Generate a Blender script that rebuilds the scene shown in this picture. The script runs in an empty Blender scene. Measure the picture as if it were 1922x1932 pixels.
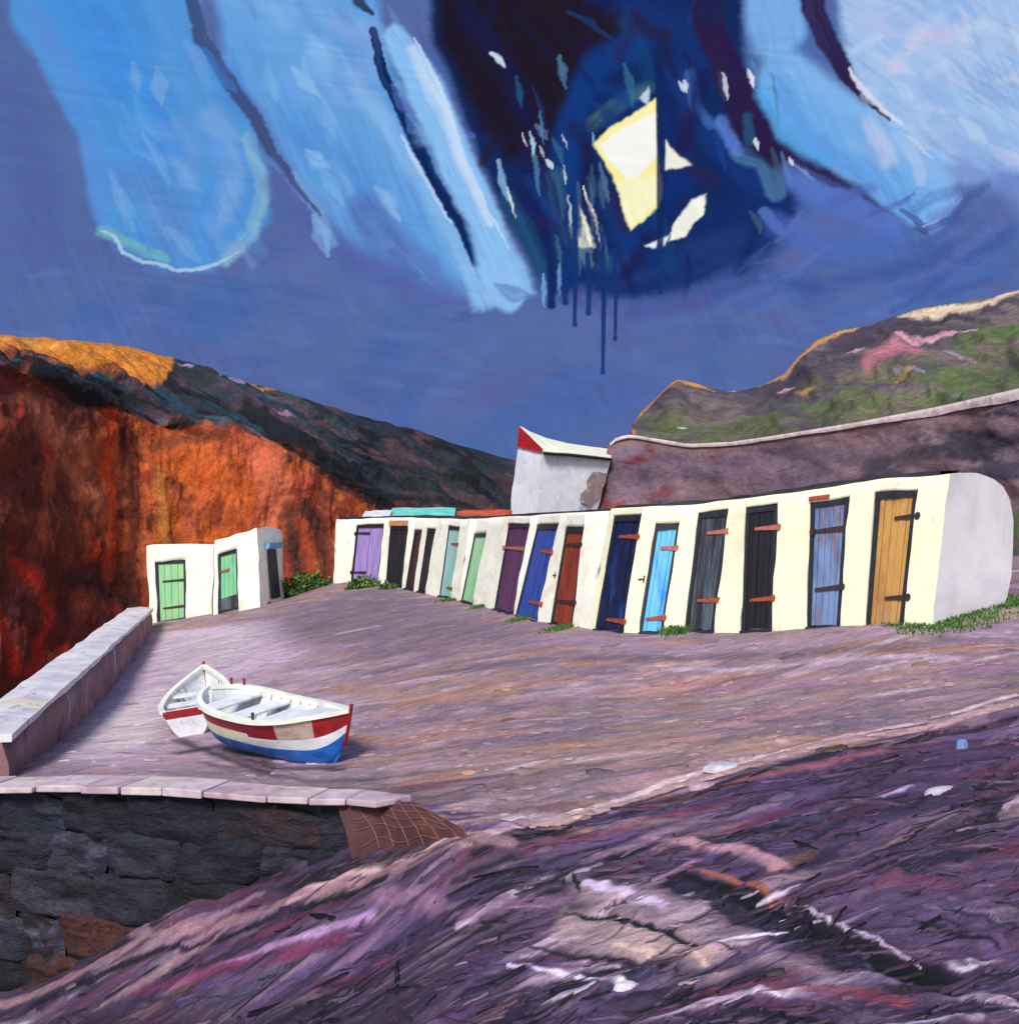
import bpy, math, random
import numpy as np
from mathutils import Vector, Matrix
random.seed(7)
rng = np.random.default_rng(7)
sc = bpy.context.scene
COL = sc.collection

# ------------------------------------------------------------------ camera, sky light, sun, exposure
F, CX, CY, CAMZ = 2071.0, 961.0, 966.0, 4.0
cam = bpy.data.cameras.new('camera'); camo = bpy.data.objects.new('camera', cam); COL.objects.link(camo)
camo.location = (0, 0, CAMZ); camo.rotation_euler = (math.radians(90), 0, 0)
cam.sensor_fit = 'HORIZONTAL'; cam.angle = 2 * math.atan(961.0 / F)
cam.clip_start = 0.1; cam.clip_end = 3000
sc.camera = camo

SUN_EL, SUN_AZ = 42.0, 195.0          # degrees; azimuth clockwise from +Y
w = bpy.data.worlds.new('World'); sc.world = w; w.use_nodes = True
nt = w.node_tree; bg = nt.nodes['Background']
sky = nt.nodes.new('ShaderNodeTexSky'); sky.sky_type = 'NISHITA'; sky.sun_disc = False
sky.sun_elevation = math.radians(SUN_EL); sky.sun_rotation = math.radians(SUN_AZ)
nt.links.new(sky.outputs[0], bg.inputs[0]); bg.inputs[1].default_value = 0.06
sun = bpy.data.lights.new('sun', 'SUN'); sun.energy = 1.4; sun.angle = math.radians(16); sun.color = (1.0, 0.96, 0.88)
suno = bpy.data.objects.new('sun', sun); COL.objects.link(suno)
e, a = math.radians(SUN_EL), math.radians(SUN_AZ)
to_sun = Vector((math.cos(e) * math.sin(a), math.cos(e) * math.cos(a), math.sin(e)))
suno.rotation_euler = to_sun.to_track_quat('Z', 'Y').to_euler()
sc.view_settings.view_transform = 'Standard'; sc.view_settings.look = 'None'
EXPO = 1.27; sc.view_settings.exposure = EXPO; sc.view_settings.gamma = 1.0
sc.cycles.max_bounces = 5; sc.cycles.diffuse_bounces = 3

# ------------------------------------------------------------------ helpers
def lin(c):
    c = np.asarray(c, float) / 255.0
    return np.where(c <= 0.04045, c / 12.92, ((c + 0.055) / 1.055) ** 2.4)
def L4(c): return tuple(lin(c)) + (1.0,)
def Pt(u, v, d): return Vector(((u - CX) / F * d, d, CAMZ - (v - CY) / F * d))

def _h(ix, iy, s):
    n = (ix.astype(np.int64) * 374761393 + iy.astype(np.int64) * 668265263 + s * 1274126177) & 0xffffffff
    n = ((n ^ (n >> 13)) * 1274126177) & 0xffffffff
    n = (n ^ (n >> 16)) & 0xffffffff
    return n / 4294967295.0
def vn(x, y, s=0):
    x = np.asarray(x, float); y = np.asarray(y, float)
    ix = np.floor(x); iy = np.floor(y); fx = x - ix; fy = y - iy
    fx = fx * fx * (3 - 2 * fx); fy = fy * fy * (3 - 2 * fy)
    a = _h(ix, iy, s); b = _h(ix + 1, iy, s); c = _h(ix, iy + 1, s); d = _h(ix + 1, iy + 1, s)
    return (a * (1 - fx) + b * fx) * (1 - fy) + (c * (1 - fx) + d * fx) * fy
def fbm(x, y, s=0, o=4):
    r = 0; A = 0.5; t = 0
    for i in range(o):
        r = r + A * vn(x, y, s + i * 17); t += A; A *= 0.5; x = x * 2.03 + 3.1; y = y * 2.03 + 1.7
    return r / t
def interp(x, pts):
    return np.interp(x, [p[0] for p in pts], [p[1] for p in pts])
def sstep(a, b, x):
    t = np.clip((x - a) / (b - a), 0, 1); return t * t * (3 - 2 * t)

class Paint:
    """colour of a surface, laid on in the surface's own two coordinates with brush-like marks"""
    def __init__(s, X, Y, base, warp=8, wl=60, seed=0, unit=1.0):
        s.X = np.asarray(X, float).ravel(); s.Y = np.asarray(Y, float).ravel()
        s.C = np.empty((s.X.size, 3)); s.C[:] = lin(base) if np.ndim(base) == 1 else base.reshape(-1, 3)
        s.u = unit
        s.WX = s.X + warp * 2 * (fbm(s.X / wl, s.Y / wl, seed + 1, 4) - 0.5) + warp * .35 * (vn(s.X / wl * 6, s.Y / wl * 14, seed + 5) - .5)
        s.WY = s.Y + warp * 2 * (fbm(s.X / wl, s.Y / wl, seed + 2, 4) - 0.5) + warp * .35 * (vn(s.X / wl * 14, s.Y / wl * 6, seed + 6) - .5)
        s.k = 0
    def _blend(s, idx, m, col):
        c = lin(col)
        s.C[idx] = s.C[idx] * (1 - m[:, None]) + c * m[:, None]
    def stroke(s, pts, col, w=None, soft=0.5, alpha=1.0, streak=0.5, raw=False):
        s.k += 1
        if w and w <= 12 * s.u and len(pts) == 2: pts = [pts[0], ((pts[0][0] + pts[1][0]) / 2 + w * .2, (pts[0][1] + pts[1][1]) / 2), pts[1]]
        P = [(p[0], p[1], (p[2] if len(p) > 2 else w)) for p in pts]
        if w and w <= 12 * s.u: P[0] = P[0][:2] + (w * .4,); P[-1] = P[-1][:2] + (w * .25,)
        AX, AY = (s.X, s.Y) if raw else (s.WX, s.WY)
        mw = max(p[2] for p in P) * 1.3
        x0 = min(p[0] for p in P) - mw; x1 = max(p[0] for p in P) + mw
        y0 = min(p[1] for p in P) - mw; y1 = max(p[1] for p in P) + mw
        idx = np.nonzero((AX > x0) & (AX < x1) & (AY > y0) & (AY < y1))[0]
        if idx.size == 0: return
        X = AX[idx]; Y = AY[idx]
        best = np.full(idx.size, 9.0); S = np.zeros(idx.size); N = np.zeros(idx.size); acc = 0
        for (ax, ay, aw), (bx, by, bw) in zip(P[:-1], P[1:]):
            dx, dy = bx - ax, by - ay; l2 = dx * dx + dy * dy + 1e-9; l = math.sqrt(l2)
            t = np.clip(((X - ax) * dx + (Y - ay) * dy) / l2, 0, 1)
            d = np.hypot(X - ax - t * dx, Y - ay - t * dy) / (aw + t * (bw - aw))
            k = d < best
            best = np.where(k, d, best); S = np.where(k, acc + t * l, S)
            N = np.where(k, ((X - ax) * dy - (Y - ay) * dx) / l, N); acc += l
        m = 1 - sstep(1 - soft, 1.0, best)
        if streak:
            n = vn(N / (3.2 * s.u), S / (70 * s.u), s.k) * .6 + vn(N / (9 * s.u), S / (120 * s.u), s.k + 3) * .4
            m = m * np.clip(1 - streak + streak * 2 * n, 0, 1)
        s._blend(idx, np.clip(m * alpha, 0, 1), col)
    def poly(s, pts, col, soft=8, alpha=1.0, streak=0.0, ang=0.0):
        s.k += 1
        xs = [p[0] for p in pts]; ys = [p[1] for p in pts]
        idx = np.nonzero((s.WX > min(xs) - soft) & (s.WX < max(xs) + soft) & (s.WY > min(ys) - soft) & (s.WY < max(ys) + soft))[0]
        if idx.size == 0: return
        X = s.WX[idx]; Y = s.WY[idx]; ins = np.zeros(idx.size, bool); dm = np.full(idx.size, 1e9)
        for i in range(len(pts)):
            ax, ay = pts[i]; bx, by = pts[(i + 1) % len(pts)]
            c = ((ay > Y) != (by > Y)) & (X < (bx - ax) * (Y - ay) / (by - ay + 1e-9) + ax)
            ins ^= c
            dx, dy = bx - ax, by - ay; t = np.clip(((X - ax) * dx + (Y - ay) * dy) / (dx * dx + dy * dy + 1e-9), 0, 1)
            dm = np.minimum(dm, np.hypot(X - ax - t * dx, Y - ay - t * dy))
        sd = np.where(ins, dm, -dm)
        m = sstep(-soft, soft, sd)
        if streak:
            ca, sa = math.cos(ang), math.sin(ang)
            n = vn((-X * sa + Y * ca) / (5 * s.u), (X * ca + Y * sa) / (90 * s.u), s.k)
            m = m * np.clip(1 - streak + streak * 2 * n, 0, 1)
        s._blend(idx, np.clip(m * alpha, 0, 1), col)

def mesh_np(name, V, Fc, mat, colors=None, parent=None, smooth=True, link=True):
    V = np.asarray(V, np.float32).reshape(-1, 3); Fc = np.asarray(Fc, np.int32); k = Fc.shape[1]
    me = bpy.data.meshes.new(name); me.vertices.add(len(V)); me.vertices.foreach_set('co', V.ravel())
    me.loops.add(Fc.size); me.loops.foreach_set('vertex_index', Fc.ravel())
    me.polygons.add(len(Fc)); me.polygons.foreach_set('loop_start', np.arange(0, Fc.size, k, dtype=np.int32))
    me.polygons.foreach_set('loop_total', np.full(len(Fc), k, np.int32))
    if smooth: me.polygons.foreach_set('use_smooth', np.ones(len(Fc), bool))
    me.update(calc_edges=True); me.validate()
    if colors is not None:
        ca = me.color_attributes.new('Col', 'FLOAT_COLOR', 'POINT')
        cc = np.ones((len(V), 4), np.float32); cc[:, :3] = np.asarray(colors).reshape(-1, 3)
        ca.data.foreach_set('color', cc.ravel())
    me.materials.append(mat)
    o = bpy.data.objects.new(name, me); COL.objects.link(o)
    if parent: o.parent = parent
    return o
def gridfaces(nr, nc):
    i = np.arange(nr - 1)[:, None] * nc + np.arange(nc - 1)[None, :]
    return np.stack([i, i + 1, i + nc + 1, i + nc], -1).reshape(-1, 4)

class MB:
    """collects verts / faces, then links them as ONE mesh object"""
    def __init__(s): s.v = []; s.f = []; s.m = []; s.sm = []
    def face(s, pts, m=0, smooth=False):
        b = len(s.v); s.v += [tuple(p) for p in pts]; s.f.append(tuple(range(b, b + len(pts)))); s.m.append(m); s.sm.append(smooth)
    def grid(s, rows, m=0, smooth=True, mf=None):
        b = len(s.v); nc = len(rows[0])
        for r in rows: s.v += [tuple(p) for p in r]
        for i in range(len(rows) - 1):
            for j in range(nc - 1):
                s.f.append((b + i * nc + j, b + i * nc + j + 1, b + (i + 1) * nc + j + 1, b + (i + 1) * nc + j))
                s.m.append(mf(i, j) if mf else m); s.sm.append(smooth)
    def box(s, c, ax, ay, az, m=0, jit=0.0):
        c = Vector(c); ax = Vector(ax); ay = Vector(ay); az = Vector(az)
        P = []
        for k in (-1, 1):
            for (i, j) in ((-1, -1), (1, -1), (1, 1), (-1, 1)):
                p = c + ax * i + ay * j + az * k
                if jit: p += Vector([random.uniform(-jit, jit) for _ in range(3)])
                P.append(p)
        b = len(s.v); s.v += [tuple(p) for p in P]
        for q in ((3, 2, 1, 0), (4, 5, 6, 7), (0, 1, 5, 4), (1, 2, 6, 5), (2, 3, 7, 6), (3, 0, 4, 7)):
            s.f.append(tuple(b + i for i in q)); s.m.append(m); s.sm.append(False)
    def slab(s, quad, off, m=0):
        """quad of 4 points extruded by off"""
        q = [Vector(p) for p in quad]; o = Vector(off); b = len(s.v)
        s.v += [tuple(p) for p in q] + [tuple(p + o) for p in q]
        for g in ((0, 1, 2, 3), (7, 6, 5, 4), (1, 0, 4, 5), (2, 1, 5, 6), (3, 2, 6, 7), (0, 3, 7, 4)):
            s.f.append(tuple(b + i for i in g)); s.m.append(m); s.sm.append(False)
    def tube(s, pts, r, n=6, m=0):
        pts = [Vector(p) for p in pts]; rows = []
        for i, p in enumerate(pts):
            t = (pts[min(i + 1, len(pts) - 1)] - pts[max(i - 1, 0)]).normalized()
            x = t.cross(Vector((0, 0, 1))); x = x.normalized() if x.length > 1e-4 else Vector((1, 0, 0)); y = x.cross(t)
            rr = r[i] if isinstance(r, (list, tuple)) else r
            rows.append([p + x * math.cos(2 * math.pi * k / n) * rr + y * math.sin(2 * math.pi * k / n) * rr for k in range(n + 1)])
        s.grid(rows, m)
        s.face(rows[0][:-1], m); s.face(rows[-1][:-1][::-1], m)
    def build(s, name, mats, parent=None, bevel=0.0, merge=False, origin=None):
        me = bpy.data.meshes.new(name)
        o3 = Vector(origin) if origin is not None else Vector((0, 0, 0))
        me.from_pydata([tuple(Vector(p) - o3) for p in s.v], [], s.f)
        for mm in (mats if isinstance(mats, list) else [mats]): me.materials.append(mm)
        me.polygons.foreach_set('material_index', s.m); me.polygons.foreach_set('use_smooth', s.sm); me.update()
        if merge:
            import bmesh
            bm = bmesh.new(); bm.from_mesh(me); bmesh.ops.remove_doubles(bm, verts=bm.verts, dist=0.0008)
            bmesh.ops.recalc_face_normals(bm, faces=bm.faces); bm.to_mesh(me); bm.free()
        o = bpy.data.objects.new(name, me); o.location = o3; COL.objects.link(o)
        if parent:
            o.parent = parent
        if bevel:
            b = o.modifiers.new('bevel', 'BEVEL'); b.width = bevel; b.segments = 2; b.limit_method = 'ANGLE'
        return o

def tag(o, label=None, cat=None, group=None, kind=None):
    if label: o['label'] = label
    if cat: o['category'] = cat
    if group: o['group'] = group
    if kind: o['kind'] = kind
    return o
def empty(name, loc, label, cat, group=None):
    o = bpy.data.objects.new(name, None); COL.objects.link(o); o.location = loc; o.empty_display_size = .2
    return tag(o, label, cat, group)

# ------------------------------------------------------------------ materials
def new_mat(name):
    m = bpy.data.materials.new(name); m.use_nodes = True
    return m, m.node_tree, m.node_tree.nodes['Principled BSDF']
def mapped_noise(nt, scale, stretch=(1, 1, 1), rot=(0, 0, 0), detail=5, rough=.6, dist=0.0, coord='Object'):
    tc = nt.nodes.new('ShaderNodeTexCoord'); mp = nt.nodes.new('ShaderNodeMapping')
    mp.inputs['Scale'].default_value = stretch; mp.inputs['Rotation'].default_value = rot
    n = nt.nodes.new('ShaderNodeTexNoise'); n.inputs['Scale'].default_value = scale
    n.inputs['Detail'].default_value = detail; n.inputs['Roughness'].default_value = rough; n.inputs['Distortion'].default_value = dist
    nt.links.new(tc.outputs[coord], mp.inputs[0]); nt.links.new(mp.outputs[0], n.inputs[0])
    return n
def ramp(nt, fac, stops):
    r = nt.nodes.new('ShaderNodeValToRGB'); cr = r.color_ramp
    while len(cr.elements) < len(stops): cr.elements.new(0.5)
    for el, (p, c) in zip(cr.elements, stops): el.position = p; el.color = c if len(c) == 4 else tuple(c) + (1,)
    nt.links.new(fac, r.inputs[0]); return r
def mix(nt, a, b, fac, mode='MIX'):
    n = nt.nodes.new('ShaderNodeMix'); n.data_type = 'RGBA'; n.blend_type = mode
    for s, v in ((n.inputs[0], fac), (n.inputs[6], a), (n.inputs[7], b)):
        if hasattr(v, 'is_linked'): nt.links.new(v, s)
        elif isinstance(v, (int, float)): s.default_value = v
        else: s.default_value = v
    return n.outputs[2]
def bump(nt, bsdf, srcs):
    prev = None
    for out, st, dist in srcs:
        b = nt.nodes.new('ShaderNodeBump'); b.inputs['Strength'].default_value = st; b.inputs['Distance'].default_value = dist
        nt.links.new(out, b.inputs['Height'])
        if prev: nt.links.new(prev, b.inputs['Normal'])
        prev = b.outputs[0]
    nt.links.new(prev, bsdf.inputs['Normal'])

def mat_plain(name, col, col2=None, scale=6, stretch=(1, 1, 1), rough=.7, bs=.4, bd=.02, spots=None):
    m, nt, b = new_mat(name)
    n = mapped_noise(nt, scale, stretch, dist=.6)
    col2 = col2 if col2 is not None else [min(255, c * .78) for c in col]
    r = ramp(nt, n.outputs[0], [(.34, L4(col2)), (.58, L4(col))])
    out = r.outputs[0]
    if spots:
        for sp_col, sc_, lo, hi, st in spots:
            n2 = mapped_noise(nt, sc_, st, detail=6, dist=.8)
            r2 = ramp(nt, n2.outputs[0], [(lo, (0, 0, 0, 1)), (hi, (1, 1, 1, 1))])
            out = mix(nt, out, L4(sp_col), r2.outputs[0])
    nt.links.new(out, b.inputs['Base Color']); b.inputs['Roughness'].default_value = rough
    fine = mapped_noise(nt, scale * 4, stretch, dist=.4)
    bump(nt, b, [(n.outputs[0], bs, bd), (fine.outputs[0], bs * .7, bd * .4)])
    return m
def mat_attr(name, streaks, rough=.8, bs=.6, bd=.05, tint=.5, spec=.3, relief=0):
    """colour from the surface's own paint, broken up by stretched noise and given relief"""
    m, nt, b = new_mat(name)
    at = nt.nodes.new('ShaderNodeAttribute'); at.attribute_name = 'Col'
    out = at.outputs[0]; srcs = [(at.outputs[0], relief, .12)] if relief else []
    for (scale, stretch, rot, lo, hi, dark, light) in streaks:
        n = mapped_noise(nt, scale, stretch, rot, detail=6, rough=.62, dist=.5)
        k = .5 / float(np.mean((lin(dark) + lin(light)) / 2))
        r = ramp(nt, n.outputs[0], [(lo, tuple(lin(dark) * k) + (1,)), (hi, tuple(np.minimum(lin(light) * k, 1)) + (1,))])
        out = mix(nt, out, r.outputs[0], tint, 'OVERLAY')
        srcs.append((n.outputs[0], bs, bd)); bd *= .5
    nt.links.new(out, b.inputs['Base Color']); b.inputs['Roughness'].default_value = rough
    b.inputs['Specular IOR Level'].default_value = spec
    bump(nt, b, srcs)
    return m

# white limewash of the cabins
M_white = mat_plain('limewash', (250, 246, 210), (238, 234, 202), 2.2, (1, 1, 1.6), .75, .5, .03,
                    [((214, 205, 196), 5.0, .60, .74, (1, 1, .35)), ((238, 226, 160), 1.1, .66, .74, (1, 1, 1))])
M_white2 = mat_plain('limewash_cool', (252, 249, 230), (240, 238, 224), 2.2, (1, 1, 1.6), .75, .5, .03,
                     [((236, 222, 196), 1.7, .54, .66, (1, 1, 1)), ((206, 202, 208), 4.5, .66, .76, (1, 1, .35))])
M_tar = mat_plain('tarred_felt', (34, 37, 48), (20, 22, 30), 8, rough=.6)
M_frame = mat_plain('dark_frame', (30, 34, 50), (18, 20, 32), 9, rough=.6)
M_iron = mat_plain('rusty_iron', (176, 78, 44), (110, 44, 28), 30, rough=.7)
M_iron_dark = mat_plain('dark_iron', (62, 40, 38), (34, 26, 28), 30, rough=.6)
M_iron_pink = mat_plain('faded_iron', (186, 110, 96), (150, 70, 56), 30, rough=.6)

# ------------------------------------------------------------------ SKY: brush-clouded backdrop far behind everything
def nonuni(lo, a, b, hi, n_in, n_out):
    return np.concatenate([np.linspace(lo, a, n_out, endpoint=False), np.linspace(a, b, n_in), np.linspace(b, hi, n_out + 1)[1:]])
def build_sky():
    az = np.radians(nonuni(-75, -26.5, 26.5, 75, 900, 40)); el = np.radians(nonuni(-6, 0.5, 26.5, 55, 470, 24))
    A, E = np.meshgrid(az, el)
    X = CX + F * np.tan(A); Y = CY - F * np.tan(E) / np.cos(A)
    X = np.clip(X, -3000, 5000); Y = np.clip(Y, -2200, 1200)
    base = lin((84, 107, 164))[None, None, :] * np.ones(X.shape + (1,))
    n = fbm(X / 260, Y / 90, 3, 4)[..., None]
    base = base * (1 - .55 * sstep(.45, .75, n)) + lin((88, 98, 156)) * .55 * sstep(.45, .75, n)
    n = fbm(X / 200 + Y / 300, Y / 120, 9, 4)[..., None]
    base = base * (1 - .6 * sstep(.5, .75, n)) + lin((66, 102, 170)) * .6 * sstep(.5, .75, n)
    p = Paint(X, Y, base, warp=9, wl=70, seed=11)
    # loose strokes of the low sky
    r = random.Random(3)
    for i in range(150):
        x = r.uniform(-200, 2150); y = r.uniform(380, 900); a = r.choice([-.25, -.1, .12, .5, -.7]) + r.uniform(-.15, .15); l = r.uniform(60, 190)
        c = r.choice([(74, 100, 168), (90, 98, 160), (98, 118, 180), (84, 112, 178), (78, 96, 156), (94, 98, 156)])
        p.stroke([(x, y), (x + l * .5 * math.cos(a), y + l * .5 * math.sin(a) + 8), (x + l * math.cos(a), y + l * math.sin(a))], c, r.uniform(18, 46), .9, .32, .6)
    # left violet margin
    p.stroke([(-160, 120), (10, 170), (60, 300), (80, 470)], (80, 96, 160), 70, .9, .8)
    p.stroke([(-700, 100), (-200, 300)], (84, 110, 186), 300, .9, .7)
    # big left lobe
    lobe = [(10, -200), (370, -200), (372, 40), (400, 110), (470, 230), (508, 330), (512, 420), (465, 470), (390, 507), (300, 508), (225, 478), (185, 430), (172, 370), (145, 260), (85, 145), (20, 40)]
    p.poly(lobe, (82, 148, 216), 12, 1, .2, 1.1)
    p.stroke([(120, -60), (220, 120), (280, 240)], (62, 140, 222), 110, .9, .75)
    p.stroke([(60, 20), (140, 150), (175, 300), (190, 400)], (92, 138, 214), 30, .8, .6)
    p.stroke([(300, -40), (330, 160), (400, 300)], (86, 150, 216), 50, .9, .6)
    p.stroke([(250, 330), (330, 400), (300, 470)], (90, 132, 200), 70, .9, .6)
    p.stroke([(400, 220), (440, 330), (420, 400)], (132, 168, 220), 40, .9, .55)
    p.stroke([(470, 260), (502, 360), (480, 440), (420, 490)], (138, 182, 204), 20, .7, .75)
    p.stroke([(190, 440), (240, 462), (310, 490)], (110, 178, 190), 16, .7, .8)
    p.stroke([(188, 438), (215, 452), (230, 480), (262, 496), (330, 508), (395, 500), (450, 475)], (168, 202, 226), 5, .6, .9)
    p.stroke([(300, 250), (370, 240), (350, 330)], (110, 150, 214), 34, .9, .5)
    for i in range(40):
        x = r.uniform(80, 460); y = r.uniform(-40, 460); c = r.choice([(68, 138, 218), (100, 156, 220), (84, 146, 210), (120, 160, 216), (70, 128, 206)])
        if y > 120 and x < 170: continue
        p.stroke([(x, y), (x + 35, y + r.uniform(30, 80))], c, r.uniform(10, 26), .9, .4, .7)
    # second lobe
    p.poly([(385, -200), (700, -200), (715, 60), (760, 190), (820, 320), (880, 450), (905, 560), (860, 560), (760, 520), (640, 452), (560, 330), (480, 200), (420, 110)], (98, 158, 222), 16, 1, .2, 1.2)
    p.stroke([(470, -20), (560, 120), (620, 240)], (108, 164, 224), 80, .9, .7)
    p.stroke([(420, -40), (600, 30)], (120, 172, 224), 60, .9, .6)
    p.stroke([(560, 240), (680, 360), (740, 470)], (74, 140, 212), 60, .9, .6)
    p.stroke([(690, 400), (770, 500), (860, 580)], (86, 102, 170), 60, .9, .8)
    p.stroke([(530, 350), (620, 450), (760, 540)], (84, 96, 166), 46, .9, .75)
    p.stroke([(600, 90), (700, 200), (770, 300), (830, 400), (880, 500)], (140, 188, 236), 34, .9, .7)
    p.stroke([(640, 40), (710, 100), (640, 180)], (134, 170, 224), 40, .9, .6)
    p.stroke([(690, 60), (700, 90)], (150, 130, 200), 12, .8, .8)
    p.stroke([(760, 250), (800, 330), (850, 420)], (196, 220, 246), 8, .6, .8)
    p.stroke([(555, 330), (600, 400), (625, 460)], (124, 170, 222), 16, .8, .6)
    for i in range(34):
        x = r.uniform(460, 760); y = r.uniform(-30, 420); c = r.choice([(80, 146, 222), (120, 172, 228), (104, 150, 216), (136, 178, 230), (84, 130, 206)])
        if x - 460 < (y - 150) * .7: continue
        p.stroke([(x, y), (x + 30, y + r.uniform(30, 70))], c, r.uniform(8, 22), .9, .4, .7)
    # dark seam between the two
    p.stroke([(352, -120, 16), (358, 0, 15), (376, 70, 16), (430, 150, 15), (475, 220, 14), (520, 290, 10), (570, 360, 5), (600, 405, 2)], (62, 78, 124), None, .4, .95, .35)
    # dark blue seam
    p.stroke([(700, 60, 9), (728, 150, 12), (780, 250, 13), (815, 330, 13), (865, 415, 14), (893, 480, 11), (908, 525, 7)], (14, 40, 92), None, .35, 1, .15)
    p.stroke([(672, 5, 14), (700, 30, 5)], (28, 34, 66), None, .5, .9)
    # pale band
    p.stroke([(745, 70, 30), (800, 160, 40), (850, 280, 42), (905, 400, 42), (950, 520, 46), (960, 560, 36)], (138, 190, 240), None, .4, 1, .25)
    p.stroke([(775, 90, 16), (830, 200, 22), (868, 300, 16), (920, 420, 12)], (200, 220, 246), None, .9, .85, .3)
    p.stroke([(780, 70), (822, 150), (868, 280), (920, 400), (960, 470)], (206, 222, 246), 6, .7, .7)
    p.poly([(872, 500), (985, 500), (1012, 556), (960, 572), (895, 590)], (140, 188, 238), 10, .95, .3, 1.2)
    # dark storm mass
    p.poly([(800, -220), (1340, -220), (1400, 10), (1405, 130), (1470, 285), (1492, 372), (1425, 450), (1300, 505), (1200, 492), (1140, 520), (1060, 540), (1010, 520), (955, 420), (905, 300), (855, 170), (815, 70)], (20, 42, 94), 12, 1)
    p.poly([(805, -220), (1240, -220), (1190, 60), (1100, 150), (1040, 260), (1010, 330), (960, 300), (890, 200), (830, 90)], (32, 24, 36), 22, .97, .2, .9)
    p.poly([(1120, 470), (1300, 470), (1480, 380), (1500, 440), (1430, 520), (1280, 560), (1120, 570), (1040, 560)], (38, 60, 126), 22, .8, .4, -.3)
    p.poly([(1140, 430), (1290, 460), (1470, 370), (1500, 395), (1450, 470), (1320, 530), (1200, 560), (1110, 550), (1030, 545), (1010, 510)], (22, 47, 108), 12, .95, .25, -.3)
    p.stroke([(880, 20), (960, 120), (990, 220)], (26, 30, 78), 34, .9, .7)
    p.stroke([(1230, 60), (1130, 120), (1080, 220), (1062, 330), (1080, 440)], (20, 58, 130), 44, .8, .9)
    p.stroke([(1180, 10), (1290, 60), (1330, 120)], (24, 50, 116), 60, .9, .8)
    p.stroke([(1110, 60), (1180, 40), (1250, 70)], (38, 25, 36), 30, .9, .7)
    p.stroke([(1000, 260), (1000, 370), (1030, 470)], (26, 32, 84), 36, .9, .8)
    p.stroke([(960, 380), (1000, 460), (1030, 540)], (36, 80, 122), 26, .9, .8)
    p.stroke([(1060, 430), (1110, 490), (1170, 500)], (40, 78, 120), 30, .9, .8)
    p.stroke([(1120, 235), (1175, 190), (1225, 165)], (62, 104, 122), 20, .7, .9)
    p.stroke([(1040, 330), (1048, 420)], (58, 104, 134), 14, .8, .8)
    p.stroke([(1280, 140), (1310, 220), (1380, 300), (1440, 360)], (24, 52, 118), 44, .8, .9)
    p.stroke([(1300, 420), (1400, 400), (1480, 370)], (22, 44, 104), 50, .8, .9)
    p.stroke([(1200, 420), (1280, 340), (1260, 240)], (18, 48, 118), 40, .8, .9)
    p.stroke([(1310, 470), (1420, 450)], (34, 58, 118), 40, .9, .7)
    p.stroke([(1400, 290), (1440, 300), (1460, 360)], (74, 116, 162), 24, .5, .85)
    p.stroke([(1360, 230), (1390, 280)], (88, 126, 206), 20, .7, .85)
    p.stroke([(1300, 140), (1312, 190), (1340, 230)], (60, 102, 178), 15, .7, .8)
    for i in range(70):
        x = r.uniform(830, 1460); y = r.uniform(-40, 500)
        if x < 830 + y * .42 or x > 1395 + y * .2: continue
        a = r.choice([1.3, 1.1, 2.0, 1.57, .6]) + r.uniform(-.2, .2); l = r.uniform(50, 130)
        c = r.choice([(16, 46, 108), (28, 28, 72), (34, 26, 60), (22, 58, 128), (20, 36, 90), (42, 34, 78), (26, 66, 120)] if x > 1060 or y > 300 else [(34, 25, 38), (26, 30, 66), (40, 26, 40), (30, 24, 44), (36, 26, 34)])
        p.stroke([(x, y), (x + l * .5 * math.cos(a) + 6, y + l * .5 * math.sin(a)), (x + l * math.cos(a), y + l * math.sin(a))], c, r.uniform(10, 26), .8, .6, .6)
    # the break of light
    p.poly([(1120, 275), (1150, 240), (1200, 212), (1238, 188), (1243, 260), (1250, 330), (1247, 385), (1192, 432), (1180, 410), (1150, 320)], (250, 240, 165), 3)
    p.poly([(1132, 276), (1165, 245), (1236, 214), (1245, 290), (1188, 350)], (246, 246, 242), 3)
    p.poly([(1160, 345), (1235, 330), (1240, 380), (1192, 425), (1178, 400)], (248, 243, 200), 4)
    p.poly([(1205, 185), (1224, 162), (1224, 200)], (206, 224, 236), 3, .8)
    p.poly([(1260, 262), (1302, 310), (1254, 322)], (240, 238, 224), 3)
    p.poly([(1302, 376), (1328, 366), (1326, 402), (1292, 444), (1262, 452), (1272, 420)], (240, 242, 230), 3)
    p.poly([(1216, 466), (1262, 440), (1248, 472)], (228, 236, 240), 3)
    p.poly([(1092, 388), (1126, 470), (1088, 472)], (240, 238, 214), 3)
    p.stroke([(1098, 348), (1118, 400), (1136, 472)], (240, 240, 230), 5, .5, 1, .2)
    p.stroke([(1068, 370), (1074, 450)], (200, 214, 226), 5, .6, .9)
    p.stroke([(1078, 440), (1110, 500)], (120, 160, 170), 14, .9, .5)
    for (pts, c, wd) in [([(930, 98), (958, 124)], (210, 226, 244), 9), ([(942, 305), (950, 345), (962, 385)], (128, 172, 216), 11),
                         ([(1030, 300), (1042, 318)], (222, 232, 244), 6), ([(1282, 152), (1294, 172)], (206, 220, 244), 7), ([(1355, 130), (1366, 190)], (150, 190, 236), 10),
                         ([(1408, 132), (1420, 165)], (214, 224, 246), 8), ([(880, 250), (896, 262)], (70, 100, 170), 8), ([(1012, 235), (1030, 260)], (84, 104, 150), 12),
                         ([(1440, 400), (1465, 430)], (80, 112, 182), 14)]:
        p.stroke(pts, c, wd, .5, .9, .3)
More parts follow.
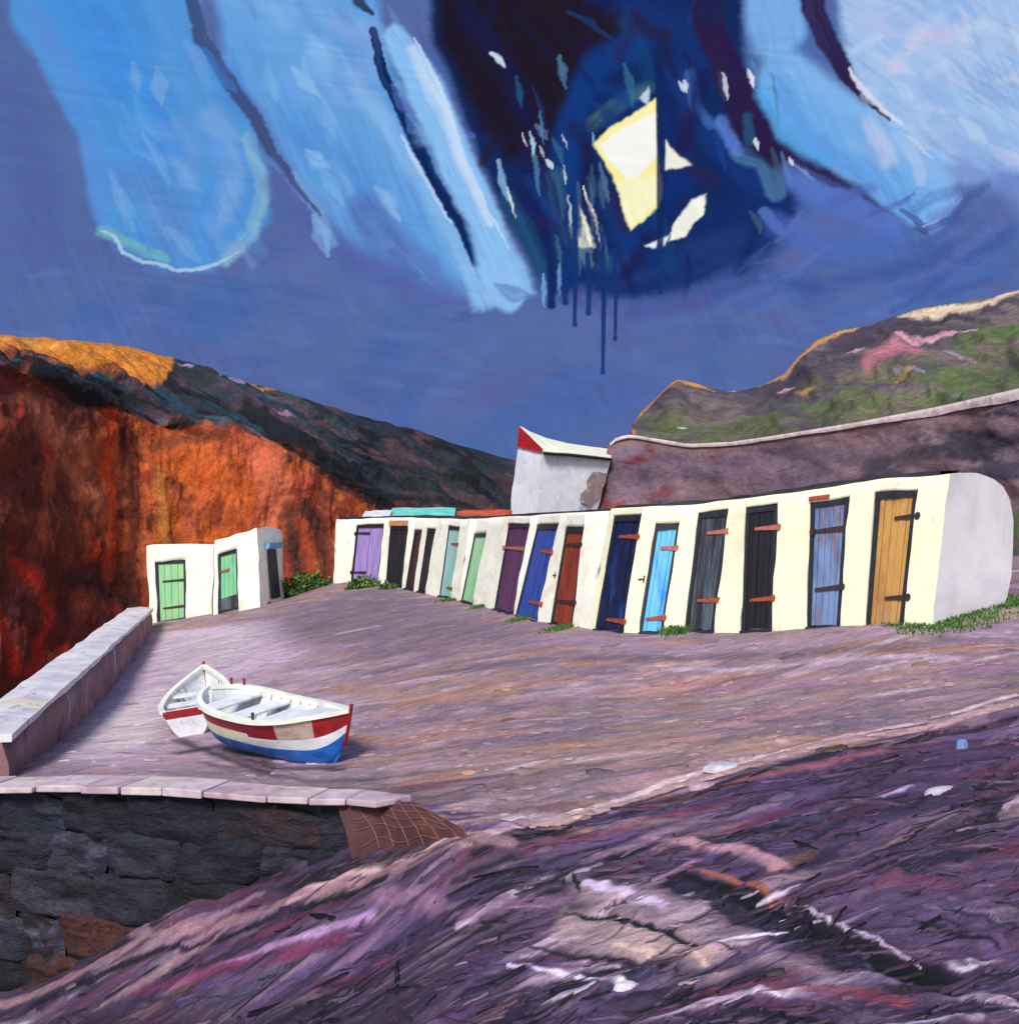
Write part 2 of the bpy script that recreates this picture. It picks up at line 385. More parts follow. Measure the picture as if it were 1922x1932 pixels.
    p.stroke([(1330, 20, 34), (1362, 110, 34), (1410, 225, 42), (1480, 290, 38), (1560, 328, 20), (1640, 372, 13), (1745, 430, 9)], (42, 30, 72), None, .35, 1, .15)
    p.stroke([(1355, -150, 40), (1340, 20, 36)], (30, 36, 80), None, .5, .9)
    # right lobes
    p.poly([(1405, -220), (1512, -220), (1515, 70), (1450, 140), (1420, 90), (1400, 20)], (122, 172, 228), 12, 1, .2, 1.5)
    p.stroke([(1480, 150, 60), (1540, 210, 72), (1640, 290, 78), (1730, 370, 62), (1770, 400, 30)], (112, 170, 230), None, .3, 1, .3)
    p.stroke([(1440, 180), (1480, 250), (1560, 300)], (88, 168, 232), 26, .8, .8)
    p.stroke([(1640, 220), (1730, 300), (1790, 340)], (150, 192, 236), 26, .8, .8)
    p.stroke([(1490, 120), (1570, 170), (1650, 250), (1740, 320)], (132, 180, 232), 40, .9, .7)
    p.stroke([(1470, 170), (1520, 250), (1600, 310), (1720, 400)], (92, 150, 222), 30, .8, .7)
    p.poly([(1590, -220), (2300, -220), (2300, 300), (1900, 330), (1820, 345), (1760, 300), (1690, 260), (1620, 170), (1585, 90)], (160, 192, 234), 14, 1, .3, .6)
    p.stroke([(1640, 40), (1760, 80), (1860, 60)], (178, 192, 230), 60, .9, .7)
    p.stroke([(1680, 130), (1740, 60), (1790, 70)], (202, 196, 224), 20, .9, .8)
    p.stroke([(1740, 180), (1830, 260), (1900, 280)], (142, 178, 230), 60, .9, .7)
    p.stroke([(1760, 300), (1790, 380), (1760, 410)], (128, 180, 238), 34, .8, .8)
    p.stroke([(1820, 320), (1900, 340), (1960, 400)], (118, 144, 210), 50, .9, .8)
    for i in range(60):
        x = r.uniform(1600, 2000); y = r.uniform(-40, 280); a = r.choice([.6, -.5, 1.2]); l = r.uniform(30, 90)
        c = r.choice([(170, 200, 238), (150, 186, 232), (186, 204, 236), (198, 200, 230), (140, 176, 228), (184, 214, 240)])
        p.stroke([(x, y), (x + l * math.cos(a), y + l * math.sin(a))], c, r.uniform(8, 22), .8, .5, .7)
    p.stroke([(1535, -120, 30), (1536, 20, 28), (1556, 80, 24), (1590, 130, 18), (1630, 185, 9), (1680, 225, 4)], (46, 36, 78), None, .35, 1, .2)
    p.stroke([(1600, 128), (1625, 165), (1665, 205), (1705, 238)], (216, 222, 242), 8, .6, .9)
    p.stroke([(1700, 250), (1760, 296)], (200, 214, 242), 6, .7, .7)
    p.stroke([(1700, 395), (1745, 422), (1790, 412), (1830, 375)], (64, 76, 150), 12, .7, .9)
    p.stroke([(1740, 420), (1780, 405), (1815, 375)], (190, 210, 240), 4, .7, .7)
    p.stroke([(1490, 330), (1580, 380), (1680, 430)], (86, 116, 198), 40, .9, .9)
    p.stroke([(1500, 310), (1540, 340)], (150, 180, 230), 6, .8, .6)
    p.stroke([(1460, 420), (1560, 470), (1680, 460)], (78, 106, 186), 36, .9, .8)
    p.stroke([(1200, 590), (1340, 560), (1460, 520), (1540, 540)], (58, 82, 150), 30, .9, .8)
    p.stroke([(1100, 560), (1180, 600), (1330, 570)], (86, 92, 160), 34, .9, .7)
    p.stroke([(1500, 560), (1700, 500), (1900, 440)], (66, 88, 158), 26, .9, .7)
    p.stroke([(1520, 610), (1720, 560), (1900, 500)], (78, 104, 176), 26, .9, .6)
    for i in range(22):
        u = r.uniform(960, 1480); v0 = r.uniform(90, 400)
        if 1110 < u < 1310 and 180 < v0 < 480: continue
        if u < 960 + (v0 - 260) * .3: continue
        c = r.choice([(40, 96, 138), (58, 118, 150), (30, 70, 140), (88, 140, 180), (24, 60, 128), (70, 104, 124)])
        p.stroke([(u, v0), (u + r.uniform(4, 22), v0 + r.uniform(40, 100))], c, r.uniform(5, 13), .6, .55, .6)
    for i in range(7):
        u = r.uniform(940, 1130); v0 = r.uniform(250, 440)
        p.stroke([(u, v0), (u + r.uniform(2, 10), v0 + r.uniform(14, 60))], r.choice([(190, 214, 232), (130, 176, 214), (220, 228, 232)]), r.uniform(2.5, 5), .5, .85, .5)
    for (u, v0, l_) in [(1290, 148, 26), (1362, 140, 50), (1412, 134, 34), (1490, 296, 16), (1424, 260, 20)]:
        p.stroke([(u, v0), (u + 8, v0 + l_)], (216, 226, 244), 6, .5, .9, .4)
    for i in range(26):
        u = r.uniform(1020, 1140); v0 = r.uniform(300, 470); c = r.choice([(52, 96, 124), (70, 112, 140), (34, 60, 112), (92, 130, 160), (24, 46, 96)])
        p.stroke([(u, v0), (u + r.uniform(2, 16), v0 + r.uniform(50, 110))], c, r.uniform(5, 11), .7, .6, .5)
    for i in range(30):
        x = r.uniform(1380, 1920); y = r.uniform(380, 620)
        p.stroke([(x, y), (x + r.uniform(50, 110), y - r.uniform(10, 60))], r.choice([(60, 84, 154), (84, 110, 182), (70, 90, 166), (96, 118, 186)]), r.uniform(8, 20), .8, .5, .7)
    for (x0, y0, x1, y1, n_, cs, a_) in ((60, -40, 480, 450, 26, [(72, 146, 226), (112, 168, 224), (96, 140, 208), (136, 176, 220), (64, 132, 214)], 1.1),
                                        (480, -20, 800, 480, 24, [(86, 152, 226), (134, 184, 234), (106, 150, 216), (160, 200, 238), (84, 120, 196)], 1.05),
                                        (1620, -20, 1960, 290, 26, [(184, 208, 240), (140, 184, 232), (204, 206, 234), (160, 182, 226), (128, 170, 226)], .7),
                                        (-40, 520, 1960, 800, 60, [(92, 116, 176), (72, 98, 162), (92, 98, 156), (78, 110, 174), (84, 92, 150)], .15)):
        for i in range(n_):
            x = r.uniform(x0, x1); y = r.uniform(y0, y1); a = a_ + r.uniform(-.35, .35); l = r.uniform(40, 110)
            if x1 == 480 and (x < 100 + y * .25 or y > 430): continue
            if x1 == 800 and (x < 440 + y * .35 or x > 730 + y * .35): continue
            p.stroke([(x, y, 6), (x + l * .5 * math.cos(a), y + l * .5 * math.sin(a) + r.uniform(-8, 8), r.uniform(12, 26)), (x + l * math.cos(a), y + l * math.sin(a), 4)], r.choice(cs), None, r.choice([.35, .6, .9]), r.uniform(.3, .6), .7)
    # rain shafts that run down from the storm mass
    for (u, a0, a1, wd) in [(1084, 330, 612, 5), (1137, 440, 702, 5), (1160, 470, 640, 4), (1245, 90, 470, 9), (1246, 460, 552, 4), (1040, 470, 575, 9), (1066, 480, 570, 6), (1110, 480, 590, 6)]:
        wd *= 1.5; p.stroke([(u - 2, a0, wd * .7), (u + 2, (a0 + a1) / 2, wd * .8), (u, a1 - 10, wd * .6), (u, a1, wd * .8)], (22, 52, 116) if wd < 13 else (20, 40, 92), None, .4, .95, .1, raw=True)
    p.stroke([(1025, 520), (1032, 580)], (122, 172, 226), 8, .6, .8); p.stroke([(1052, 500), (1060, 560)], (110, 160, 210), 6, .6, .7)
    for (ax_, ay_, fr_, ln_, am_) in ((.42, .9, 6.0, 130, .07), (.97, .15, 7.0, 160, .06)):
        nn = vn((p.X * ay_ - p.Y * ax_) / fr_, (p.X * ax_ + p.Y * ay_) / ln_, 31) - .5; mk = fbm(p.X / 140, p.Y / 140, int(ln_), 3)
        p.C *= (1 + am_ * 2 * nn * sstep(.35, .65, mk))[:, None]
    m, nt, b = new_mat('sky_cloud'); nt.nodes.remove(b)
    at = nt.nodes.new('ShaderNodeAttribute'); at.attribute_name = 'Col'
    n = mapped_noise(nt, .03, (1, 1, 2.2), dist=1.2, detail=7); r_ = ramp(nt, n.outputs[0], [(.25, (.40, .40, .41, 1)), (.75, (.62, .62, .61, 1))])
    out = mix(nt, at.outputs[0], r_.outputs[0], .22, 'OVERLAY')
    em = nt.nodes.new('ShaderNodeEmission'); em.inputs[1].default_value = 2 ** -EXPO; nt.links.new(out, em.inputs[0]); nt.links.new(em.outputs[0], nt.nodes['Material Output'].inputs[0])
    m.cycles.emission_sampling = 'NONE'
    R = 700.0
    V = np.stack([R * np.cos(E) * np.sin(A), R * np.cos(E) * np.cos(A), CAMZ + R * np.sin(E)], -1)
    o = mesh_np('sky', V, gridfaces(*X.shape), m, p.C)
    tag(o, kind='structure')
build_sky()

# ------------------------------------------------------------------ GROUND
class TPS:
    def __init__(s, pts, lam=1e-3):
        A = np.array(pts, float); s.p = A[:, :2]; z = A[:, 2]; n = len(A)
        K = s.phi(s.p, s.p) + lam * np.eye(n); Q = np.c_[np.ones(n), s.p]
        M = np.block([[K, Q], [Q.T, np.zeros((3, 3))]]); w = np.linalg.solve(M, np.r_[z, 0, 0, 0]); s.w = w[:n]; s.a = w[n:]
    def phi(s, a, b):
        r2 = ((a[:, None, :] - b[None]) ** 2).sum(-1); return .5 * r2 * np.log(r2 + 1e-9)
    def __call__(s, x, y):
        sh = np.shape(x); q = np.c_[np.ravel(x), np.ravel(y)]; out = np.empty(len(q))
        for i in range(0, len(q), 40000):
            k = q[i:i + 40000]; out[i:i + 40000] = s.phi(k, s.p) @ s.w + s.a[0] + k @ s.a[1:]
        return out.reshape(sh)
def C3(u, v, d): p = Pt(u, v, d); return (p.x, p.y, p.z)
RIDGE = [C3(880, 1588, 10.05), C3(1100, 1550, 10.2), C3(1400, 1470, 10.6), C3(1650, 1400, 11.1), C3(1922, 1335, 11.6)]
RIGHT = [C3(1922, 1932, 5.5), C3(1500, 1932, 6.0), C3(1050, 1932, 7.0), C3(1922, 1600, 7.6), C3(1400, 1700, 8.0), C3(1100, 1700, 8.6), (9, 6, 1.7), (2, 3, 1.1), (8, 10, 2.1), (5, 3.2, 1.3)]
ROWB = [(600, 1103, 36.2), (630, 1101, 36.0), (745, 1106, 33.5), (850, 1130, 29.0), (940, 1152, 24.9), (1000, 1172, 21.9), (1100, 1186, 20.0), (1180, 1196, 18.7), (1300, 1192, 18.3), (1400, 1193, 17.6), (1550, 1184, 16.7), (1757, 1181, 15.4)]
PLAZA = [C3(*p) for p in ROWB[1:]] + [C3(1922, 1205, 14.5), C3(961, 1400, 13.5), C3(961, 1270, 17.3), C3(1300, 1310, 14.9), C3(1600, 1290, 13.7), C3(300, 1300, 23.5), C3(330, 1400, 16.6),
         C3(600, 1445, 14.2), C3(600, 1270, 22.0), C3(500, 1143, 36.5), C3(292, 1180, 34.5), C3(400, 1157, 35.3), C3(150, 1445, 14.7), C3(285, 1190, 34), C3(0, 1470, 14.2), C3(690, 1515, 11.8), C3(400, 1478, 12.9),
         (12, 16, 2.9), (20, 30, 3.4), (9, 24, 2.7), (-6, 46, 1.5), (4, 40, 2.0), (1, 30, 1.9), (-22, 40, -1.0), (-20, 20, -1.0), (-13, 14, -.2)]
BEACH = [C3(0, 1880, 13.2), C3(300, 1735, 12.5), C3(600, 1635, 11.7), C3(760, 1606, 10.9), C3(0, 1960, 12.2), C3(500, 1960, 9.2), C3(700, 1800, 9.6), C3(300, 1900, 11.0), (-9, 14.5, -2.2), (-10, 9, -2.3), (-4, 4, -.6), (-14, 15, -3.0)]
U_ = TPS(PLAZA + RIDGE + RIGHT); L_ = TPS(BEACH + RIDGE + RIGHT)
WALL = [(-16, 16.9), (-6.2, 13.62), (-1.45, 12.0), (-.50, 10.55), (.2, 10.12), (2.25, 10.6), (5.4, 11.6), (30, 16)]
def is_front(x, y): return y < np.interp(x, [p[0] for p in WALL], [p[1] for p in WALL])
def height(x, y, noise=True):
    x = np.asarray(x, float); y = np.asarray(y, float)
    fr = is_front(x, y); z = np.where(fr, L_(x, y), U_(x, y))
    z = z - 2.4 * sstep(.5, 1.1, np.interp(y, [13.5, 14.9, 34.0], [-6.1, -6.5, -11.1]) - x) * sstep(38, 35, y) * (~fr)
    if noise:
        ca, sa = math.cos(.2), math.sin(.2); s = x * ca + y * sa; n = -x * sa + y * ca
        near = sstep(15, 7, y)
        z = z + (fbm(s * .9, n * 2.6, 5, 4) - .5) * (.05 + .14 * near) + (fbm(s * 3, n * 7, 8, 3) - .5) * (.015 + .03 * near)
    return z
def G(u, v):
    d = np.geomspace(4, 60, 900); x = (u - CX) / F * d; z = CAMZ - (v - CY) / F * d; h = height(x, d, False)
    k = np.nonzero(z < h)[0]; k = k[0] if len(k) else 899
    return (x[k], d[k])
def Gz(u, v):
    x, y = G(u, v); return Vector((x, y, float(height(np.array([x]), np.array([y]))[0])))

ys = np.geomspace(4.0, 46, 900); ts = np.linspace(-.70, .70, 860)
T, YY = np.meshgrid(ts, ys); XX = T * (YY + 1.5); ZZ = height(XX, YY)
base = np.empty(XX.shape + (3,)); base[:] = lin((140, 118, 128))
front = is_front(XX, YY)[..., None]
blend = np.where(XX > .2, sstep(0, 1.0 + .5 * np.clip(XX, 0, 4), np.interp(XX, [p[0] for p in WALL], [p[1] for p in WALL]) - YY + .5 * (fbm(XX * 1.2, YY * 2.5, 201) - .5) + .15), front[..., 0].astype(float))[..., None]
s_ = XX * .98 + YY * .2; n_ = YY * .98 - XX * .2
def lay(b, n, lo, hi, col, a, mask=1.0):
    m = sstep(lo, hi, n)[..., None] * a * mask; return b * (1 - m) + lin(col) * m
up = 1 - blend
XA = XX * .95 - YY * .31; YA = XX * .31 + YY * .95
base = lay(base, fbm(XA * .5, YA * 1.1, 31), .45, .62, (158, 132, 120), .8, up)
base = lay(base, fbm(XA * .8, YA * 1.6, 37), .52, .66, (124, 104, 120), .8, up)
base = lay(base, fbm(XA * 1.3, YA * 3.0, 41), .55, .68, (176, 146, 150), .7, up)
base = lay(base, fbm(XA * .9, YA * 2.4, 43), .60, .70, (168, 116, 84), .6, up)
base = base * up + blend * lin((54, 42, 63))
fr = blend
base = lay(base, fbm(s_ * .5, n_ * 1.8, 51), .42, .6, (80, 61, 84), .85, fr)
base = lay(base, fbm(s_ * .8, n_ * 3, 53), .52, .62, (58, 42, 66), .9, fr)
base = lay(base, fbm(s_ * .7, n_ * 4, 57), .58, .68, (120, 94, 112), .6, fr)
base = lay(base, fbm(s_ * 1.1, n_ * 5, 59), .56, .64, (34, 28, 40), .9, fr)
base = lay(base, fbm(s_ * .6, n_ * 3, 61), .64, .72, (108, 50, 78), .7, fr)
gp = Paint(XX, YY, base, warp=.10, wl=.8, seed=21, unit=.005)
def gs(pts, col, w, soft=.6, alpha=.95, streak=.4):
    gp.stroke([G(*p) for p in pts], col, w, soft, alpha, streak)
def gpoly(pts, col, soft=.25, alpha=.9, streak=.4): gp.poly([G(*p) for p in pts], col, soft, alpha, streak, .1)
def flow(x, y): return float(np.interp(x, [-6, -1, 1, 6], [-.40, -.25, .14, .25])) + (float(fbm(np.array(x * .45), np.array(y * .6), 88, 3)) - .5) * (.9 + 3.0 * float(sstep(8.0, 6.2, y)))
PF = [((74, 52, 84), 16), ((56, 42, 72), 17), ((22, 19, 29), 22), ((36, 34, 56), 13), ((92, 70, 94), 9), ((126, 98, 116), 4), ((170, 146, 164), 1.5), ((92, 50, 78), 6), ((108, 38, 68), 2), ((124, 100, 104), 4), ((66, 62, 92), 6), ((104, 70, 62), 1.5), ((206, 192, 206), .9), ((92, 68, 112), 9)]
PU = [((140, 118, 126), 12), ((158, 132, 124), 10), ((120, 102, 112), 10), ((176, 152, 164), 8), ((168, 126, 94), 6), ((150, 116, 130), 10), ((196, 178, 190), 4), ((104, 90, 100), 6), ((172, 128, 130), 5), ((132, 118, 116), 8)]
def rnd_strokes(n, fore, seed, lmul=1.0, alpha=.9):
    R = random.Random(seed); pal = PF if fore else PU; cs = [c for c, _ in pal]; ws = [w for _, w in pal]; k = 0
    while k < n:
        y = math.exp(R.uniform(math.log(4.8 if fore else 9.5), math.log(12.5 if fore else 34))); x = R.uniform(-.52, .52) * y
        if bool(is_front(x, y)) != fore: continue
        k += 1
        if fore: a = flow(x, y) + R.gauss(0, .22)
        else: a = R.gauss(.0, .13) + float(np.interp(x, [-6, 0, 3, 7], [-.45, -.32, -.08, .1])) * float(sstep(11, 15, y))
        l = R.uniform(.25, .9) * lmul * (1 if fore else 1.3) * (y / 8 if fore else y / 13); wd = l * R.uniform(.05, .16)
        c = R.choices(cs, ws)[0]; wd *= (.5 if sum(c) < 130 and fore else 1); b = R.uniform(-.25, .25)
        p0 = (x - l / 2 * math.cos(a), y - l / 2 * math.sin(a)); p2 = (x + l / 2 * math.cos(a + b), y + l / 2 * math.sin(a + b))
        gp.stroke([p0 + (wd * .5,), (x, y, wd), p2 + (wd * .3,)], c, None, R.choice([.25, .4, .7]), alpha * R.uniform(.6, 1), R.choice([.2, .5, .8]))
rnd_strokes(150, True, 12, 4.0); rnd_strokes(380, True, 5, 2.6); rnd_strokes(900, True, 1, 1.4); rnd_strokes(650, False, 2, 1.4, .75)
# upper yard: lilac by the left wall, grey far end, mauve sweep in front of the cabins
gpoly([(290, 1195), (520, 1170), (560, 1240), (420, 1290), (300, 1380), (260, 1440), (90, 1440), (180, 1330)], (208, 188, 206), .6, .9)
gpoly([(300, 1215), (470, 1185), (620, 1230), (700, 1330), (640, 1470), (300, 1460), (100, 1445)], (182, 160, 172), 1.0, .6, .5)
gpoly([(200, 1350), (300, 1300), (290, 1400), (160, 1430)], (216, 204, 200), .4, .8)
gpoly([(300, 1210), (480, 1180), (460, 1240), (330, 1290)], (196, 182, 184), .5, .7)
gpoly([(480, 1170), (740, 1105), (900, 1150), (1000, 1210), (800, 1230), (560, 1215)], (118, 102, 116), 1.0, .85)
gs([(1000, 1205), (1200, 1225), (1500, 1220), (1900, 1190)], (150, 126, 152), .5, .9, .7)
gs([(1100, 1240), (1400, 1235), (1700, 1225)], (96, 84, 100), .3, .9, .7)
gs([(1250, 1262), (1500, 1255), (1800, 1240)], (186, 164, 188), .14, .9, .7)
gs([(1350, 1300), (1650, 1290), (1900, 1255)], (150, 112, 140), .4, .9, .6)
gs([(1270, 1290), (1420, 1278)], (150, 74, 66), .12, .8, .7)
gs([(620, 1300), (800, 1320), (960, 1310)], (166, 128, 100), .5, .9, .6)
gs([(640, 1390), (760, 1400), (900, 1380)], (176, 128, 100), .25, .9, .6)
gs([(1000, 1330), (1200, 1300), (1330, 1290)], (168, 124, 132), .3, .9, .6)
gs([(600, 1480), (800, 1500), (1000, 1480)], (120, 100, 98), .4, .9, .7)
gs([(700, 1545), (850, 1555), (980, 1520)], (150, 112, 118), .18, .9, .7)
# shadow of the boats, painted into the ground colour
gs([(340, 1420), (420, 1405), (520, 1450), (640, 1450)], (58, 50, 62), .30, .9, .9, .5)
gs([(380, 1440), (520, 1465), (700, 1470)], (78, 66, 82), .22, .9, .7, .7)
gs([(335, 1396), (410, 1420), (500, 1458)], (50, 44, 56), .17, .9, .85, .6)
# the lip where the yard turns into the slip: pale kerb line, dark rut below it
RL = [(560, 1690), (740, 1628), (900, 1588), (1080, 1545), (1250, 1490), (1400, 1450), (1560, 1405), (1720, 1375), (1922, 1330)]
gs(RL, (186, 152, 148), .12, .5, .95, .3)
gs([(u, v + 7) for u, v in RL[1:6]], (24, 20, 28), .045, .5, .95, .5)
gs([(u, v - 12) for u, v in RL[3:]], (214, 192, 190), .07, .5, .9, .6)
gs([(u, v + 20) for u, v in RL[2:]], (40, 30, 42), .10, .6, .95, .4)
gs([(1180, 1525), (1400, 1478), (1600, 1430), (1760, 1400)], (140, 84, 92), .09, .7, .9, .5)
gs([(0, 1862), (260, 1740), (480, 1668), (640, 1640), (800, 1600)], (40, 30, 38), .16, .7, .9, .4)
gs([(0, 1895), (300, 1772), (560, 1690), (760, 1640), (960, 1590)], (134, 100, 106), .11, .6, .9, .5)
gs([(60, 1900), (330, 1790), (560, 1710), (720, 1665)], (28, 22, 32), .07, .6, .95, .3)
gs([(1000, 1600), (1150, 1570), (1380, 1510)], (110, 46, 74), .12, .7, .8, .5)
gs([(300, 1870), (500, 1790), (700, 1740)], (150, 112, 154), .07, .7, .9, .6)
gs([(250, 1870), (450, 1820), (700, 1770)], (112, 34, 74), .10, .7, .85, .5)
gs([(700, 1700), (880, 1730), (1060, 1700)], (128, 92, 116), .12, .8, .8, .6)
# pale ochre flat in the foreground and the dark runnels round it
gpoly([(1080, 1660), (1260, 1690), (1400, 1740), (1560, 1840), (1600, 1870), (1400, 1800), (1220, 1720), (1090, 1700)], (142, 118, 126), .12, .95)
gpoly([(1060, 1720), (1200, 1720), (1400, 1790), (1380, 1835), (1150, 1800), (1040, 1760)], (150, 126, 122), .12, .95)
gs([(1270, 1660), (1420, 1690), (1540, 1740), (1680, 1820), (1800, 1850)], (12, 12, 20), .15, .4, 1, .1)
gs([(1250, 1655), (1340, 1690), (1460, 1745), (1600, 1810)], (40, 36, 62), .12, .6, .9, .3)
gs([(1300, 1640), (1420, 1672), (1500, 1700)], (150, 82, 56), .06, .7, .9, .5)
gs([(1480, 1700), (1560, 1728), (1640, 1770), (1740, 1830)], (180, 160, 180), .022, .5, .9, .4)
gs([(930, 1690), (1010, 1685), (1075, 1660)], (60, 52, 62), .05, .5, .9, .3)
gs([(960, 1830), (1040, 1840), (1130, 1862)], (206, 192, 208), .045, .5, .9, .7)
gs([(1120, 1858), (1200, 1866)], (226, 218, 230), .04, .5, .9, .3)
gs([(1085, 1655), (1096, 1685)], (24, 20, 28), .04, .5, 1, .1)
gs([(1110, 1668), (1190, 1690), (1240, 1712)], (178, 160, 184), .07, .6, .9, .4)
gs([(1240, 1590), (1400, 1612), (1480, 1640)], (160, 116, 122), .12, .7, .8, .4)
gs([(1150, 1780), (1260, 1800), (1360, 1822)], (176, 150, 132), .06, .6, .9, .4)
gs([(1300, 1792), (1390, 1800)], (170, 96, 150), .015, .5, .9, .1)
gs([(1060, 1725), (1160, 1720), (1300, 1770), (1420, 1800)], (26, 30, 48), .035, .4, 1, .1)
gs([(1000, 1790), (1180, 1810), (1360, 1870)], (40, 36, 46), .06, .6, .95, .3)
gs([(1650, 1640), (1780, 1590), (1922, 1560)], (34, 28, 44), .10, .7, .9, .4)
gs([(1500, 1600), (1700, 1540), (1900, 1480)], (74, 52, 88), .22, .8, .9, .5)
gpoly([(1500, 1700), (1922, 1640), (1922, 1850), (1720, 1800)], (86, 64, 96), .2, .8, .5)
gs([(1640, 1510), (1740, 1470)], (170, 152, 196), .06, .7, .8, .6)
gs([(1320, 1860), (1600, 1870), (1700, 1880)], (130, 52, 62), .07, .8, .7, .7)
gpoly([(0, 1932), (300, 1900), (900, 1840), (1000, 1870), (900, 1932)], (52, 38, 62), .25, .7, .6)
rnd_strokes(260, True, 9, 1.1, .9); rnd_strokes(420, True, 3, .45, .8); rnd_strokes(420, False, 4, .45, .8)
M_ground = mat_attr('shingle_ground', [
    (1.1, (1, 2.0, 1), (0, 0, .1), .30, .70, (70, 66, 74), (182, 178, 180)),
    (5.0, (1, 2.0, 1), (0, 0, -.1), .32, .70, (60, 58, 70), (196, 190, 192)),
    (26., (1, 1.3, 1), (0, 0, -.1), .30, .72, (70, 66, 76), (190, 188, 190))], .75, .45, .09, .32, .35, .25)
fm_ = blend.reshape(-1, 1); gl = gp.C @ np.array([.3, .5, .2]); gp.C = gp.C * (1 - fm_) + (gp.C * .88 + gl[:, None] * np.array([1.02, .96, 1.02]) * .12) * .9 * np.clip((gl[:, None] / .045) ** .32, .5, 1.7) * fm_
LUM = gp.C.mean(-1).reshape(XX.shape); LUM = np.clip(LUM, .01, .16)
for _ in range(5): LUM = (LUM + np.roll(LUM, 1, 0) + np.roll(LUM, -1, 0) + np.roll(LUM, 1, 1) + np.roll(LUM, -1, 1)) / 5
ZZ = ZZ + (LUM - .09) * .22 * front[..., 0] + (LUM - .2) * .05 * (1 - front[..., 0])
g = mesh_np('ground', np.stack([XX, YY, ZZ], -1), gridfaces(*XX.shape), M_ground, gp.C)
tag(g, kind='structure')
# low land far round the bay
th = np.linspace(0, 2 * math.pi, 73); rr = np.array([0, 30, 60, 150, 400, 900.])
TH, RR = np.meshgrid(th, rr); zz = -4.2 - 1.2 * fbm(RR / 30 * np.cos(TH), RR / 30 * np.sin(TH), 5)
M_land = mat_plain('moor', (92, 74, 84), (66, 56, 66), .15, rough=.9, bd=.3)
o = mesh_np('terrain', np.stack([RR * np.cos(TH), RR * np.sin(TH) + 20, zz], -1), gridfaces(*TH.shape), M_land); tag(o, kind='structure')

